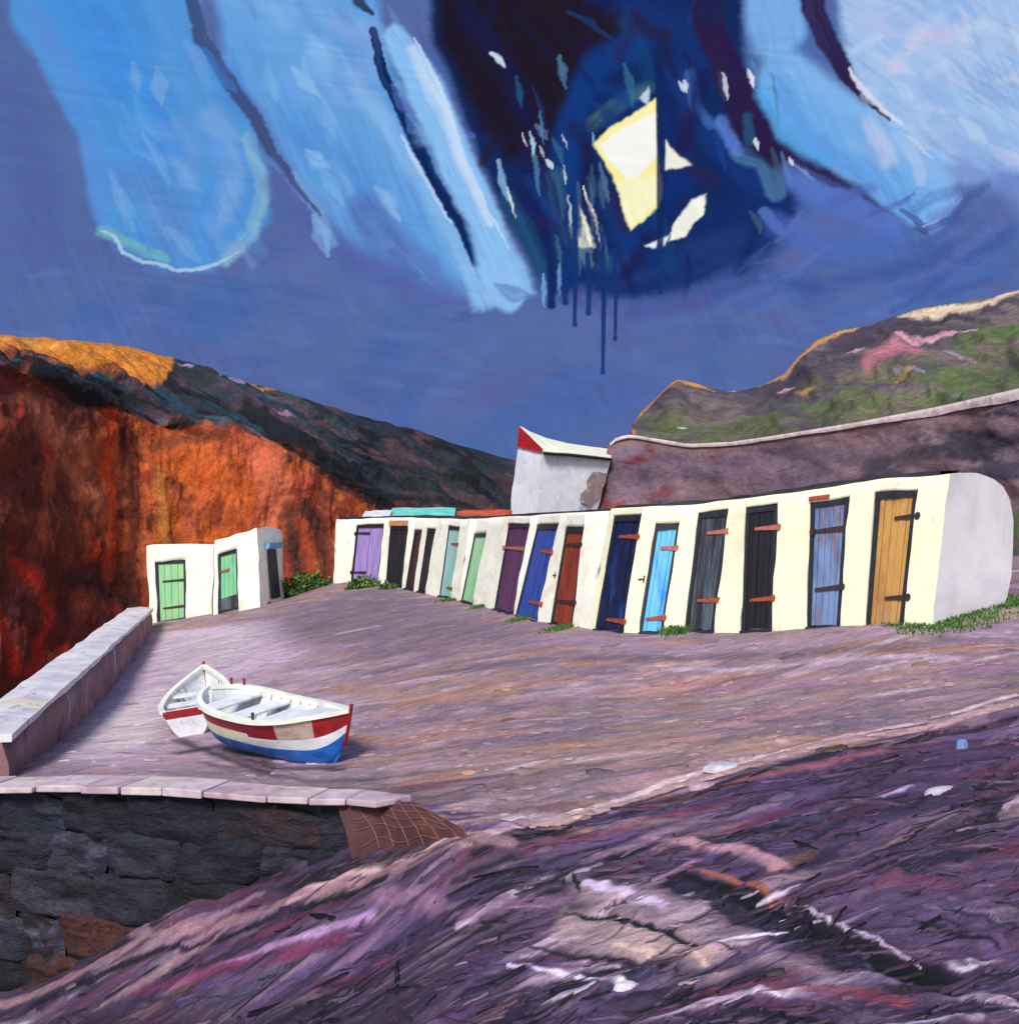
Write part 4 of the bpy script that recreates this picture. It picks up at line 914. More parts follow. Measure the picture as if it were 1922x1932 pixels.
def make_door(root, quad, n_in, spec, seed):
    """quad b0,b1,t1,t0 (front plane of the opening, world).  planked leaf + frame + iron straps"""
    O = root.location; rd = spec.get('rec', .14)
    b0, b1, t1, t0 = quad; off = n_in * (rd - .05)
    R = random.Random(seed); W = (b1 - b0).length
    def at(f, g): return b0.lerp(t0, f).lerp(b1.lerp(t1, f), g) + off
    mb = MB(); k = spec.get('planks', 4); th = -n_in * .035
    e = .05
    for j in range(k):
        g0 = e + (1 - 2 * e) * j / k + .008; g1 = e + (1 - 2 * e) * (j + 1) / k - .008
        fo = R.uniform(-.006, .006); hb = .012 + R.uniform(0, .012); nseg = 6; o_ = n_in * fo
        ft, fb = [], []
        for s in range(nseg):
            f0 = hb + (.965 - hb) * s / nseg; f1 = hb + (.965 - hb) * (s + 1) / nseg
            jt = [R.uniform(-.006, .006) for _ in range(2)]
            mb.slab([at(f0, g0) + o_, at(f0, g1) + o_, at(f1, g1) + o_, at(f1, g0) + o_], th)
    door = mb.build('door', spec['mat'], root)
    door.data.transform(Matrix.Translation(-O))
    if spec.get('label'): door['label'] = spec['label']
    # frame
    fm = MB(); fw = .075 if spec.get('wide', True) else .05; gw = min(.12, fw / W)
    ft = -n_in * .06
    for g0, g1 in ((0.002, gw), (1 - gw, .998)):
        fm.slab([at(0.0, g0), at(0.0, g1), at(.999, g1), at(.999, g0)], ft)
    H = (t0 - b0).length; gh = spec.get('head', .07) / H
    fm.slab([at(1 - gh, gw + .002), at(1 - gh, 1 - gw - .002), at(.997, 1 - gw - .002), at(.997, gw + .002)], ft * 1.1)
    # sill
    fm.slab([at(-.02, .0) + ft, at(-.02, 1) + ft, at(.012, 1) + ft, at(.012, .0) + ft], -n_in * .05)
    fr = fm.build('door_frame', spec.get('fmat', M_frame), door); fr.data.transform(Matrix.Translation(-O))
    for (f, g0, g1, mt) in spec.get('straps', []):
        hm = MB(); hh = .028 / H * 1.6; tl = R.uniform(-.012, .012)
        hm.slab([at(f - hh * .5, g0) + th * 1.15, at(f - hh + tl, g1) + th * 1.15, at(f + hh + tl, g1) + th * 1.15, at(f + hh * .5, g0) + th * 1.15], -n_in * .02)
        kx = g1 if abs(g1 - .5) > abs(g0 - .5) else g0
        c = at(f + tl, kx) + th * 1.4; r_ = .045
        ring = [c + (t0 - b0).normalized() * r_ * math.sin(q * math.pi / 4) * 1.3 + (b1 - b0).normalized() * r_ * math.cos(q * math.pi / 4) for q in range(8)]
        hm.face(ring); hm.face([p - n_in * .05 for p in ring][::-1])
        for q in range(8): hm.face([ring[q], ring[(q + 1) % 8], ring[(q + 1) % 8] - n_in * .05, ring[q] - n_in * .05])
        h = hm.build('hinge', mt, door); h.data.transform(Matrix.Translation(-O))
    if spec.get('latch'):
        f, g_ = spec['latch']; lm = MB(); c = at(f, g_) + th * 1.3
        tx = (b1 - b0).normalized(); tz = (t0 - b0).normalized()
        lm.slab([c - tx * .10 - tz * .014, c + tx * .10 - tz * .014, c + tx * .10 + tz * .014, c - tx * .10 + tz * .014], -n_in * .03)
        lm.slab([c - tx * .015 - tz * .06, c + tx * .015 - tz * .06, c + tx * .015 + tz * .06, c - tx * .015 + tz * .06], -n_in * .034)
        h = lm.build('latch', M_iron_dark, door); h.data.transform(Matrix.Translation(-O))
    return door

def paint_mat(name, c, c2, worn=None, rough=.5):
    sp = []
    if worn: sp = [(worn[0], worn[1], worn[2], worn[3], (1, 1, .18))]
    return mat_plain(name, c, c2, 3.0, (1.4, 1.4, .5), rough, .5, .02, sp)
D = {}
D['lilac'] = paint_mat('lilac_paint', (160, 132, 198), (142, 116, 182), ((178, 156, 214), 3, .5, .7))
D['black'] = paint_mat('black_paint', (34, 36, 44), (22, 24, 32))
D['wine'] = paint_mat('wine_brown_paint', (62, 28, 32), (38, 22, 28), ((150, 34, 32), 3, .6, .7))
D['soot'] = paint_mat('soot_paint', (36, 30, 38), (24, 22, 30), ((130, 50, 34), 3, .64, .7))
D['teal'] = paint_mat('pale_teal_paint', (140, 194, 190), (118, 186, 158), ((176, 206, 216), 2, .5, .7))
D['mint'] = paint_mat('mint_paint', (146, 204, 152), (124, 190, 140), ((168, 214, 170), 2, .5, .7))
D['purple'] = paint_mat('purple_paint', (92, 44, 94), (70, 38, 84), ((126, 44, 80), 2.4, .52, .66))
D['blue'] = paint_mat('strong_blue_paint', (28, 76, 170), (18, 56, 140))
D['brown'] = paint_mat('red_brown_paint', (140, 58, 38), (112, 44, 32), ((160, 74, 52), 3, .55, .7))
D['navy'] = paint_mat('navy_paint', (18, 32, 74), (12, 20, 48), ((30, 66, 132), 3, .58, .68))
D['light'] = paint_mat('light_blue_paint', (110, 192, 236), (96, 184, 226), ((48, 140, 226), 2, .54, .66))
D['grey'] = paint_mat('grey_green_paint', (84, 98, 108), (58, 68, 82), ((44, 38, 52), 2.4, .48, .60))
D['pitch'] = paint_mat('pitch_paint', (26, 22, 30), (18, 16, 24))
D['slate'] = paint_mat('worn_blue_paint', (116, 142, 186), (88, 104, 144), ((134, 84, 78), 2.4, .54, .63))
D['ochre'] = paint_mat('ochre_wood', (198, 150, 80), (168, 118, 62), ((150, 138, 140), 2.2, .54, .64))
D['green'] = paint_mat('leaf_green_paint', (158, 208, 144), (128, 198, 156), ((92, 166, 190), 1.4, .52, .66))
D['green2'] = paint_mat('sea_green_paint', (134, 206, 142), (110, 190, 152), ((84, 136, 164), 1.4, .50, .62))

RB = lambda u: (interp(u, [(p[0], p[1]) for p in ROWB]), interp(u, [(p[0], p[2]) for p in ROWB]))
ROWT = [(600, 978), (640, 980), (700, 979), (760, 977), (870, 980), (930, 976), (1000, 972), (1100, 968), (1165, 964), (1250, 960), (1340, 952), (1440, 940), (1560, 920), (1680, 906), (1800, 897), (1900, 897)]
I_, DK, PK = M_iron, M_iron_dark, M_iron_pink
# door: bottom-left u, bottom-right u, top-left u, top-right u, top v
DOORS = [
 (660, 712, 672, 724, 990, 'lilac', 'lilac door with two dark straps', [(.86, .0, .5, DK), (.2, .0, .5, DK)], None, 4),
 (726, 757, 735, 770, 992, 'black', 'black door under an orange lintel board', [], None, 3),
 (763, 779, 781, 797, 1000, 'wine', 'narrow wine-brown door', [], None, 3),
 (787, 801, 805, 822, 997, 'soot', 'narrow sooty black door', [], None, 3),
 (827, 849, 845, 868, 992, 'teal', 'pale teal door', [(.75, .4, 1.05, I_), (.14, .5, 1.05, I_)], None, 3),
 (868, 890, 894, 917, 1006, 'mint', 'mint green door', [], None, 3),
 (930, 967, 958, 998, 988, 'purple', 'purple door', [(.72, .0, .9, PK)], None, 4),
 (970, 1011, 1012, 1053, 990, 'blue', 'strong blue door with rusty straps', [(.72, .4, 1.03, I_), (.18, .45, 1.05, I_)], None, 4),
 (1036, 1078, 1066, 1101, 995, 'brown', 'red-brown door with black straps', [(.82, .1, 1.0, DK), (.24, .1, 1.0, DK)], (.5, -.12), 4),
 (1120, 1173, 1157, 1209, 974, 'navy', 'dark navy door', [(.82, .3, 1.0, I_), (.1, .35, 1.0, I_)], None, 4),
 (1204, 1250, 1236, 1282, 990, 'light', 'light sky-blue door', [(.78, .35, 1.0, PK), (.13, .2, .95, I_)], (.5, -.12), 4),
 (1290, 1345, 1317, 1374, 967, 'grey', 'weathered grey-green door', [(.82, .35, 1.06, PK), (.26, .3, 1.06, I_)], None, 5),
 (1396, 1455, 1406, 1467, 958, 'pitch', 'pitch black door with coppery straps', [(.82, .3, 1.06, PK), (.25, .25, 1.0, I_)], None, 5),
 (1520, 1584, 1527, 1601, 946, 'slate', 'peeling blue-grey door with red head', [(.76, .1, .9, DK), (.30, .2, 1.0, DK)], None, 5),
 (1631, 1703, 1650, 1731, 930, 'ochre', 'ochre wooden door with rust runs', [(.8, .5, 1.06, DK), (.21, .45, 1.05, DK)], None, 5)]
def cabin_block(name, label, u_start, ut_start, u_end, ut_end, idx, mat, dtop=0, gable=None):
    x = Pt(u_start, RB(u_start)[0], RB(u_start)[1])
    root = empty(name, x, label, 'beach cabins', 'white cabin blocks in the row')
    def line(ub, ut_ext):
        vb, d = RB(ub); b = Pt(ub, vb, d); vt = interp(ut_ext, ROWT) + dtop
        return (b, Pt(ut_ext, vt, d))
    lines = [line(u_start, ut_start)]; bays = []; quads = []
    for k in idx:
        b0, b1, t0, t1, tv = DOORS[k][:5]
        L = []
        for ub, ut in ((b0, t0), (b1, t1)):
            vb, d = RB(ub); vt = interp(ut, ROWT) + dtop
            ue = ub + (ut - ub) * (vb - vt) / (vb - tv)
            L.append(line(ub, ue))
        f = (RB(b0)[0] - tv) / (RB(b0)[0] - (interp(t0, ROWT) + dtop)); f = min(f, .965)
        bays.append(None); lines.append(L[0]); bays.append({'top': f, 'rec': .13}); lines.append(L[1])
        quads.append((k, f, len(lines) - 2))
    bays.append(None); lines.append(line(u_end, ut_end))
    wall, N = facade(root, lines, bays, 1.85, mat, [(0, 0), (.2, .03), (.45, .02), (.68, -.05), (.84, -.17), (.95, -.38), (1.0, -.68), (1.0, -1.1), (.97, -1.5), (.90, -1.8)], gable=gable)
    for k, f, i in quads:
        (b0, t0), (b1, t1) = lines[i], lines[i + 1]
        q = (b0, b1, b1.lerp(t1, f), b0.lerp(t0, f)); nn = ((N[i] + N[i + 1]) * .5).normalized()
        dd = DOORS[k]
        spec = dict(mat=D[dd[5]], label=dd[6], straps=dd[7], latch=dd[8], planks=dd[9], rec=.13, head=.10, wide=k > 5)
        dr = make_door(root, q, nn, spec, k)
        if k == 1 or k == 13:       # lintel board
            lm = MB(); a_, b_ = b0.lerp(t0, f), b1.lerp(t1, f); up_ = (t0 - b0).normalized()
            if k == 13: b_ = a_.lerp(b_, .5)
            hgt = .16 if k == 1 else .07
            lm.slab([a_ - nn * .03, b_ - nn * .03, b_ + up_ * hgt - nn * .03, a_ + up_ * hgt - nn * .03], nn * .05)
            lb = lm.build('lintel', mat_plain('lintel_orange', (206, 140, 98), (176, 110, 76), 8) if k == 1 else M_iron, root); lb.data.transform(Matrix.Translation(-root.location))
    # tarred edge along the roof
    em = MB(); O = root.location; name_last = gable is not None
    for i in range(len(lines) - 1):
        a_, b_ = lines[i][1] + N[i] * .12 + Vector((0, 0, .015)), lines[i + 1][1] + N[i + 1] * .12 + Vector((0, 0, .015))
        rows = []
        if name_last and i == len(lines) - 2: b_ = a_.lerp(b_, .55)
        for s in range(6):
            c = a_.lerp(b_, s / 5); nn = N[i].lerp(N[i + 1], s / 5); h = .035 + .03 * float(vn(c.x * 4, c.y * 3, 7))
            rows.append([c + Vector((0, 0, -.06)), c + Vector((0, 0, h)), c + nn * .5 + Vector((0, 0, h + .02)), c + nn * .5 + Vector((0, 0, -.06))])
        em.grid(rows, smooth=False)
    ro = em.build('roof_edge', M_tar, root); ro.data.transform(Matrix.Translation(-O))
    return root
cabin_block('cabin_block', 'far white cabin block whose end door is lilac, furthest from the viewer', 629, 634, 866, 886, [0, 1, 2, 3, 4], M_white2)
cabin_block('cabin_block', 'middle white cabin block with purple, blue and red-brown doors side by side', 867, 887.5, 1108, 1150, [5, 6, 7, 8], M_white2, 1)
cabin_block('cabin_block', 'near white cabin block with rounded blank end and ochre wooden door', 1109.5, 1152, 1757, 1791, [9, 10, 11, 12, 13, 14], M_white, -3, mat_plain('shaded_limewash', (234, 228, 230), (218, 212, 220), 1.4, (1, 1, 1), .8, .5, .03, [((226, 222, 214), 1.2, .56, .68, (1, 1, 1))]))  # end wall gets a greyer whitewash: its shade is put into the colour

# ------------------------------------------------------------------ two huts by the left wall
def hut(name, label, BL, BR, TL, TR, door, depth_in, mat, dmat, dlabel, straps, latch, prof, extra=None):
    root = empty(name, Pt(*BL), label, 'hut', None)
    b0, b1, t0, t1 = Pt(*BL), Pt(*BR), Pt(*TL), Pt(*TR)
    g0, g1, f = door
    def line(g): return (b0.lerp(b1, g), t0.lerp(t1, g))
    lines = [line(0), line(g0), line(g1), line(1)]
    wall, N = facade(root, lines, [None, {'top': f, 'rec': .16}, None], depth_in, mat, prof, amp=.03)
    (q0, s0), (q1, s1) = lines[1], lines[2]
    make_door(root, (q0, q1, q1.lerp(s1, f), q0.lerp(s0, f)), N[1], dict(mat=dmat, label=dlabel, straps=straps, latch=latch, planks=4, rec=.16, head=.10), 5)
    return root, lines, N
PR = [(0, 0), (.3, .03), (.6, 0), (.9, -.08), (1.0, -.25), (1.0, -1.2)]
hut('hut', 'low white hut with the wide leaf-green door at the end of the left wall', (283, 1178, 34.9), (400, 1157, 35.0), (276, 1030, 34.9), (403, 1030, 35.0), (.12, .58, .80), 2.6, M_white2, D['green'], 'leaf-green door with two dark straps', [(.66, .2, 1.05, DK), (.22, .2, 1.05, DK)], None, PR)
hB, lB, NB = hut('hut', 'taller white hut with sloping top and blue-patched green door', (403, 1157, 34.7), (492, 1138, 34.5), (404, 1020, 34.7), (485, 997, 34.5), (.09, .53, .80), 2.4, M_white2, D['green2'], 'green door with blue patch and dark worn foot', [(.68, .0, .55, I_)], (.5, 1.1), PR)
# dark worn foot on that door and the slit opening in the gable end
(q0, s0), (q1, s1) = lB[1], lB[2]
fm = MB(); nn = NB[1]; z0 = q0.lerp(s0, .80 * .02); 
def atB(f, g): return q0.lerp(s0, f * .8).lerp(q1.lerp(s1, f * .8), g) + nn * .06
fm.slab([atB(.02, .12), atB(.02, .9), atB(.24, .9), atB(.22, .12)], -nn * .012)
o = fm.build('kick_board', D['grey'], hB); o.data.transform(Matrix.Translation(-hB.location))
b1, t1 = lB[3]; n = NB[3]; tdir = (lB[3][0] - lB[2][0]).normalized()
sm = MB()
def atE(f, s): return (b1.lerp(t1, f)) + n * s + tdir * .03
sm.slab([atE(.02, .9), atE(.02, 1.7), atE(.70, 1.5), atE(.70, .8)], tdir * .03)
o = sm.build('opening', M_frame, hB); o.data.transform(Matrix.Translation(-hB.location))
sm = MB(); sm.slab([atE(.71, .5), atE(.71, 1.9), atE(.78, 1.8), atE(.78, .55)], tdir * .16)
o = sm.build('lintel', mat_plain('blue_slate', (110, 168, 200), (80, 130, 170), 8), hB); o.data.transform(Matrix.Translation(-hB.location))

# ------------------------------------------------------------------ house on the bank and low sheds behind the row
def house():
    root = empty('white_house', Pt(1010, 1000, 44.0), 'white house with a red gable band and peeling grey side wall above the cabins', 'house')
    O = root.location
    W = {k: Pt(*p) for k, p in dict(al=(958, 1000, 46.5), ar=(1010, 1000, 43.6), br=(1118, 1000, 45.2), bl=(1072, 1000, 48.2), tl=(976, 842, 46.5), tr=(1022, 853, 43.6), sr=(1152, 862, 45.2), sl=(1105, 850, 48.2)).items()}
    def quad(a, b, c, d, n=8):
        rows = []
        for i in range(n + 1):
            row = []
            for j in range(n + 1):
                p = a.lerp(d, i / n).lerp(b.lerp(c, i / n), j / n)
                row.append(p + Vector(((float(vn(p.x * 2, p.z * 2, 3)) - .5) * .10, 0, 0)))
            rows.append(row)
        return rows
    m1 = MB(); m1.grid(quad(W['al'], W['ar'], W['tr'], W['tl'])); m1.grid(quad(W['bl'], W['al'], W['tl'], W['sl']))
    o = m1.build('gable_wall', mat_plain('bright_limewash', (240, 242, 248), (224, 226, 234), 1.5, spots=[((206, 200, 206), 2.5, .58, .7, (1, 1, 1))]), root); o.data.transform(Matrix.Translation(-O))
    m2 = MB(); m2.grid(quad(W['ar'], W['br'], W['sr'], W['tr'])); m2.grid(quad(W['br'], W['bl'], W['sl'], W['sr']))
    mm = mat_plain('peeling_render', (214, 217, 223), (196, 200, 208), 1.6, spots=[((120, 176, 222), .9, .60, .66, (1, 1, 1)), ((206, 186, 160), .8, .63, .68, (1, 1, 1)), ((226, 228, 232), 2.2, .58, .66, (1, 1, 1))])
    o = m2.build('side_wall', mm, root); o.data.transform(Matrix.Translation(-O)); o['label'] = 'grey-blue peeling side wall'
    # bare stone where the render has fallen off at the far end
    m3 = MB(); pts = []
    for (u, v) in ((1150, 872), (1126, 880), (1114, 896), (1106, 908), (1108, 920), (1096, 932), (1094, 945), (1110, 955), (1128, 940), (1142, 910)):
        g_ = (u - 1018) / (1140 - 1018); d = 43.6 + g_ * 1.6
        pts.append(Pt(u, v, d - .06))
    b = len(pts); m3.face(pts); m3.face([p + Vector((0, .05, 0)) for p in pts][::-1])
    for i in range(b): m3.face([pts[i], pts[(i + 1) % b], pts[(i + 1) % b] + Vector((0, .05, 0)), pts[i] + Vector((0, .05, 0))])
    o = m3.build('bare_patch', mat_plain('bare_stone', (142, 124, 118), (110, 98, 104), 3, spots=[((200, 200, 206), 3, .6, .68, (1, 1, 1))]), root); o.data.transform(Matrix.Translation(-O))
    # red band
    m4 = MB(); q = [Pt(975, 842, 46.4), Pt(1021, 854, 43.5), Pt(1023, 846, 43.5), Pt(979, 804, 46.4)]
    m4.slab(q, Vector((.02, .2, 0)))
    o = m4.build('gable_band', mat_plain('red_paint', (196, 30, 28), (160, 22, 24), 2, rough=.45), root); o.data.transform(Matrix.Translation(-O))
    # roof slab with a sagging back edge, dark gutter under its eave
    m5 = MB(); top, bot = [], []
    BK = [(981, 803, 46.6), (1000, 814, 46.7), (1030, 826, 46.9), (1070, 836, 47.2), (1110, 842, 47.5), (1151, 847, 47.8)]
    FR = [(1026, 850, 43.35), (1048, 852, 43.6), (1072, 853, 43.95), (1100, 856, 44.3), (1128, 859, 44.7), (1153, 862, 45.0)]
    rows = []
    for bk, fr in zip(BK, FR):
        a_, c = Pt(*bk), Pt(*fr); rows.append([a_ - Vector((0, 0, .16)), a_, a_.lerp(c, .5), c, c - Vector((0, 0, .10))])
    m5.grid(rows, smooth=False); m5.face(rows[0]); m5.face(rows[-1][::-1])
    o = m5.build('roof', mat_plain('cream_roof', (240, 240, 214), (224, 224, 200), 2), root); o.data.transform(Matrix.Translation(-O))
    m6 = MB()
    pts = [Pt(u, v + 5, d - .06) for (u, v, d) in FR]; m6.tube(pts, .07)
    o = m6.build('gutter', M_tar, root); o.data.transform(Matrix.Translation(-O))
house()
def back_shed(name, label, u0, u1, vt, vr, d, wallmat, roofmat, dd=2.0, tilt=0):
    root = empty(name, Vector((Pt((u0 + u1) / 2, 1000, d).x, d, 1.8)), label, 'shed')
    O = root.location; a_ = Pt(u0, vr, d); b_ = Pt(u1, vr + tilt, d); zb = 1.6
    m = MB()
    pl = [Vector((a_.x, d, zb)), Vector((b_.x, d, zb)), Vector((b_.x, d + dd, zb)), Vector((a_.x, d + dd, zb))]
    tp = [a_.copy(), b_.copy(), Vector((b_.x, d + dd, b_.z)), Vector((a_.x, d + dd, a_.z))]
    for i in range(4): m.face([pl[i], pl[(i + 1) % 4], tp[(i + 1) % 4], tp[i]])
    o = m.build('wall', wallmat, root); o.data.transform(Matrix.Translation(-O))
    rise = (vr - vt) / F * d
    r = MB(); rows = []
    ov = .08
    for j in range(13):
        g_ = j / 12; x = a_.x - ov + (b_.x - a_.x + 2 * ov) * g_; zf = a_.z + (b_.z - a_.z) * g_
        wv = .05 * (float(vn(g_ * 5, u0, 2)) - .5)
        rows.append([Vector((x, d - ov, zf - .02)), Vector((x, d - ov, zf + .03 + wv)), Vector((x, d + dd * .4, zf + rise + wv)), Vector((x, d + dd + ov, zf + .06)), Vector((x, d + dd + ov, zf - .02))])
    r.grid(rows, smooth=False); r.face(rows[0][::-1]); r.face(rows[-1])
    o = r.build('roof', roofmat, root); o.data.transform(Matrix.Translation(-O))
back_shed('back_shed', 'small white-roofed shed peeping over the far cabins', 688, 731, 963, 974, 39.5, M_white2, mat_plain('white_roof', (226, 228, 232), (190, 190, 200), 4))
back_shed('back_shed', 'long shed with a turquoise roof showing behind the far cabins', 739, 853, 957, 975, 40, mat_plain('shed_wall_white', (224, 224, 220), (200, 200, 200), 4), mat_plain('turquoise_roof', (120, 206, 192), (86, 180, 168), 1.2, (1, 1, 1), spots=[((60, 150, 150), 1.5, .6, .68, (1, 1, 1))]), 2.2)
back_shed('back_shed', 'rust-orange roofed shed between the turquoise roof and the house', 864, 962, 964, 976, 40.5, mat_plain('shed_wall_red', (140, 60, 40), (110, 46, 34), 4), mat_plain('rust_roof', (202, 86, 48), (160, 62, 40), 1.5), 2.0, -3)

# ------------------------------------------------------------------ low wall on the left
def left_wall():
    A = Gz(286, 1190); B = Gz(52, 1442)
    dirn = (A - B); dirn.z = 0; ln = dirn.length; dirn.normalize()
    Bz = B.z - (A.z - B.z) / ln * 1.35; B = B - dirn * 1.35; ln += 1.35
    out = Vector((-dirn.y, dirn.x, 0))
    if out.x > 0: out = -out
    root = empty('low_wall', A, 'low mauve stone wall with pale flat top running from the hut to the corner', 'wall'); O = root.location
    nS = 60
    def sec(s):
        p = B + dirn * s; p.z = Bz + (A.z - Bz) * s / ln
        return p
    hgt = .58; th = .66
    body, cop = MB(), MB(); rb, rc = [], []
    for i in range(nS + 1):
        s = ln * i / nS; p = sec(s)
        j = lambda k: (float(vn(s * 1.7, k, 5)) - .5) * .08
        base_out = Vector((0, 0, -2.5))
        rb.append([p + Vector((0, 0, -.4)), p + out * j(1), p + Vector((0, 0, hgt * .5)) + out * j(2), p + Vector((0, 0, hgt)) + out * (.04 + j(3)),
                   p + out * th + Vector((0, 0, hgt)), p + out * (th + .15) + base_out])
        rc.append([p - out * (.05 + j(4) * .5) + Vector((0, 0, hgt + .002)), p - out * (.06 + j(5) * .5) + Vector((0, 0, hgt + .10 + j(6) * .3)), p + out * th * .5 + Vector((0, 0, hgt + .14 + j(7) * .5)),
                   p + out * (th + .05 + j(8)) + Vector((0, 0, hgt + .11)), p + out * (th + .05) + Vector((0, 0, hgt + .002))])
    body.grid(rb); cop.grid(rc, smooth=False)
    for m_, r in ((body, rb), (cop, rc)): m_.face(r[0]); m_.face(r[-1][::-1])
    mw = mat_plain('mauve_stone', (152, 110, 114), (112, 80, 88), 1.6, (1, 1, 1), .85, .8, .08, [((172, 150, 166), 1.4, .56, .66, (1, 1, .6)), ((72, 58, 72), 2.2, .60, .68, (1, 1, .6))])
    o = body.build('wall', mw, root); o.data.transform(Matrix.Translation(-O))
    mc = mat_plain('pale_coping', (222, 218, 220), (196, 184, 202), 1.3, (1, 1, 1), .8, .6, .05, [((214, 200, 168), 1.6, .60, .68, (1, 1, 1)), ((120, 108, 124), 3.5, .62, .7, (1, 1, 1))])
    o = cop.build('coping', mc, root); o.data.transform(Matrix.Translation(-O))
left_wall()

# ------------------------------------------------------------------ dark stone retaining wall in front
def stone_wall():
    W3 = [(-12.5, 15.4), (-6.2, 13.3), (-1.55, 11.7), (-.55, 10.3)]
    cum = [0]
    for a_, b_ in zip(W3[:-1], W3[1:]): cum.append(cum[-1] + math.hypot(b_[0] - a_[0], b_[1] - a_[1]))
    tot = cum[-1]
    def at(s):
        x = np.interp(s, cum, [p[0] for p in W3]); y = np.interp(s, cum, [p[1] for p in W3])
        x2 = np.interp(s + .05, cum, [p[0] for p in W3]); y2 = np.interp(s + .05, cum, [p[1] for p in W3])
        t = Vector((x2 - x, y2 - y, 0))
        if t.length < 1e-6: t = Vector((.93, -1.4, 0))
        t.normalize(); return Vector((x, y, 0)), t, Vector((t.y, -t.x, 0))    # position, along, outward (to the beach)
    def ztop(s):
        p, t, n = at(s); q = p - n * .45
        return float(U_(np.array([q.x]), np.array([q.y]))[0]) + .05
    def zbot(s):
        p, t, n = at(s); q = p + n * .35
        return float(L_(np.array([q.x]), np.array([q.y]))[0]) - .3
    root = empty('retaining_wall', Vector((-4, 12.5, 0)), 'dark rough stone retaining wall with pale coping below the boats', 'wall'); O = root.location
    core = MB(); rows = []
    for i in range(70):
        s = tot * i / 69; p, t, n = at(s); zt, zb = ztop(s), zbot(s)
        zc = zt - .06 - .9 * float(sstep(tot - 2.1, tot - 1.6, s)); rows.append([p - n * .5 + Vector((0, 0, zb - .6)), p - n * .5 + Vector((0, 0, zc)), p - n * .10 + Vector((0, 0, zc)), p - n * .10 + Vector((0, 0, zb - .6))])
    core.grid(rows, smooth=False); core.face(rows[0]); core.face(rows[-1][::-1])
    core_o = core.build('wall', mat_plain('wall_core', (18, 16, 22), (10, 9, 13), 4), root); core_o.data.transform(Matrix.Translation(-O))
    # stones
    R = random.Random(12); V = []; Fc = []; Cc = []
    pal = [(42, 43, 62), (28, 30, 48), (50, 44, 58), (58, 42, 50), (24, 24, 38), (50, 53, 74), (36, 33, 50), (80, 44, 40), (32, 36, 56), (70, 72, 92)]
    ng = 13
    yb = 0.0
    course = 0; zoff = 0.02
    while zoff < 3.0:
        hh = R.uniform(.36, .60); s = -R.uniform(0, .4) + 3.5
        while s < tot - 2.15:
            ll = R.uniform(.45, 1.35) * (1.0 if zoff > .4 else 1.1); s1 = min(s + ll, tot - 1.85)
            sm_ = (s + s1) / 2; p, t, n = at(max(0, min(sm_, tot - .06))); zt = ztop(min(sm_, tot - .05)) - .08 - zoff
            if zt - hh * .3 > zbot(min(sm_, tot - .05)) + .05 - .25 and s1 - s > .12:
                hl = (s1 - s) / 2 + .035; hv = hh / 2 + .035; dp = R.uniform(.03, .08)
                cen = p + Vector((0, 0, zt - hh / 2 + R.uniform(-.02, .02))); sh = R.uniform(-.3, .3); tl = R.uniform(-.12, .12)
                c = lin(pal[R.randrange(len(pal))]) * R.uniform(.3, .7); c2 = lin(pal[R.randrange(len(pal))]) * R.uniform(.3, 1.2)
                b0 = len(V); sd = R.uniform(0, 99)
                for i in range(ng):
                    for j in range(ng):
                        a_ = -1 + 2 * i / (ng - 1); b_ = -1 + 2 * j / (ng - 1)
                        rx = a_ * (1 - .10 * b_ * b_) ; rz = b_ * (1 - .08 * a_ * a_)
                        edge = max(abs(a_), abs(b_)); bul = (1 - edge ** 12)
                        nz = float(fbm(np.array(a_ * 1.6 + sd), np.array(b_ * 1.6 + sd * .7), 3, 4)) - .5
                        nx = float(vn(np.array(a_ * 2 + sd), np.array(b_ * 2), 8)) - .5
                        q = cen + t * (rx * hl + sh * rz * hv + nx * .05) + Vector((0, 0, rz * hv + tl * rx * hl + nx * .04)) + n * (-.05 + bul * dp + nz * .24 * bul)
                        V.append(q - O); m2 = float(sstep(.5, .66, fbm(np.array(a_ * 1.2 + b_ * .3 + sd * 3), np.array(b_ * 3.2 + sd), 6, 3))); Cc.append(c * (1 - m2) + c2 * m2)
                for i in range(ng - 1):
                    for j in range(ng - 1): Fc.append((b0 + i * ng + j, b0 + (i + 1) * ng + j, b0 + (i + 1) * ng + j + 1, b0 + i * ng + j + 1))
            s = s1
        zoff += hh; course += 1
    ms = mat_attr('dark_masonry', [(2.5, (1, 1, 2.4), (0, 0, 0), .3, .7, (70, 70, 78), (186, 182, 180)), (12, (1, 1, 2), (0, 0, 0), .32, .68, (66, 64, 70), (190, 186, 186))], .7, .9, .08, .6, .4)
    mesh_np('stone_facing', [tuple(v) for v in V], Fc, ms, np.array(Cc), parent=root)
    # coping slabs
    cm = MB(); s = 3.2; cols = []
    R2 = random.Random(5)
    i = 0
    while s < tot - 1.4:
        ll = R2.uniform(.45, .85); s1 = min(s + ll, tot - 1.2); p0, t0, n0 = at(s + .008); p1, t1, n1 = at(s1 - .008)
        z0, z1 = ztop(s), ztop(s1); w0 = .44 * (1 - .65 * (s / tot) ** 4); th = (.045 + R2.uniform(-.008, .01)) * (1 - .45 * (s / tot) ** 4)
        up = Vector((0, 0, 1)); jo = R2.uniform(-.03, .03)
        q = [p0 + n0 * (.16 + jo) + up * (z0 - th), p1 + n1 * (.16 + jo) + up * (z1 - th), p1 - n1 * w0 + up * (z1 - th), p0 - n0 * w0 + up * (z0 - th)]
        cm.slab(q, up * (th + .035 + R2.uniform(-.008, .012)), m=i % 3); s = s1; i += 1
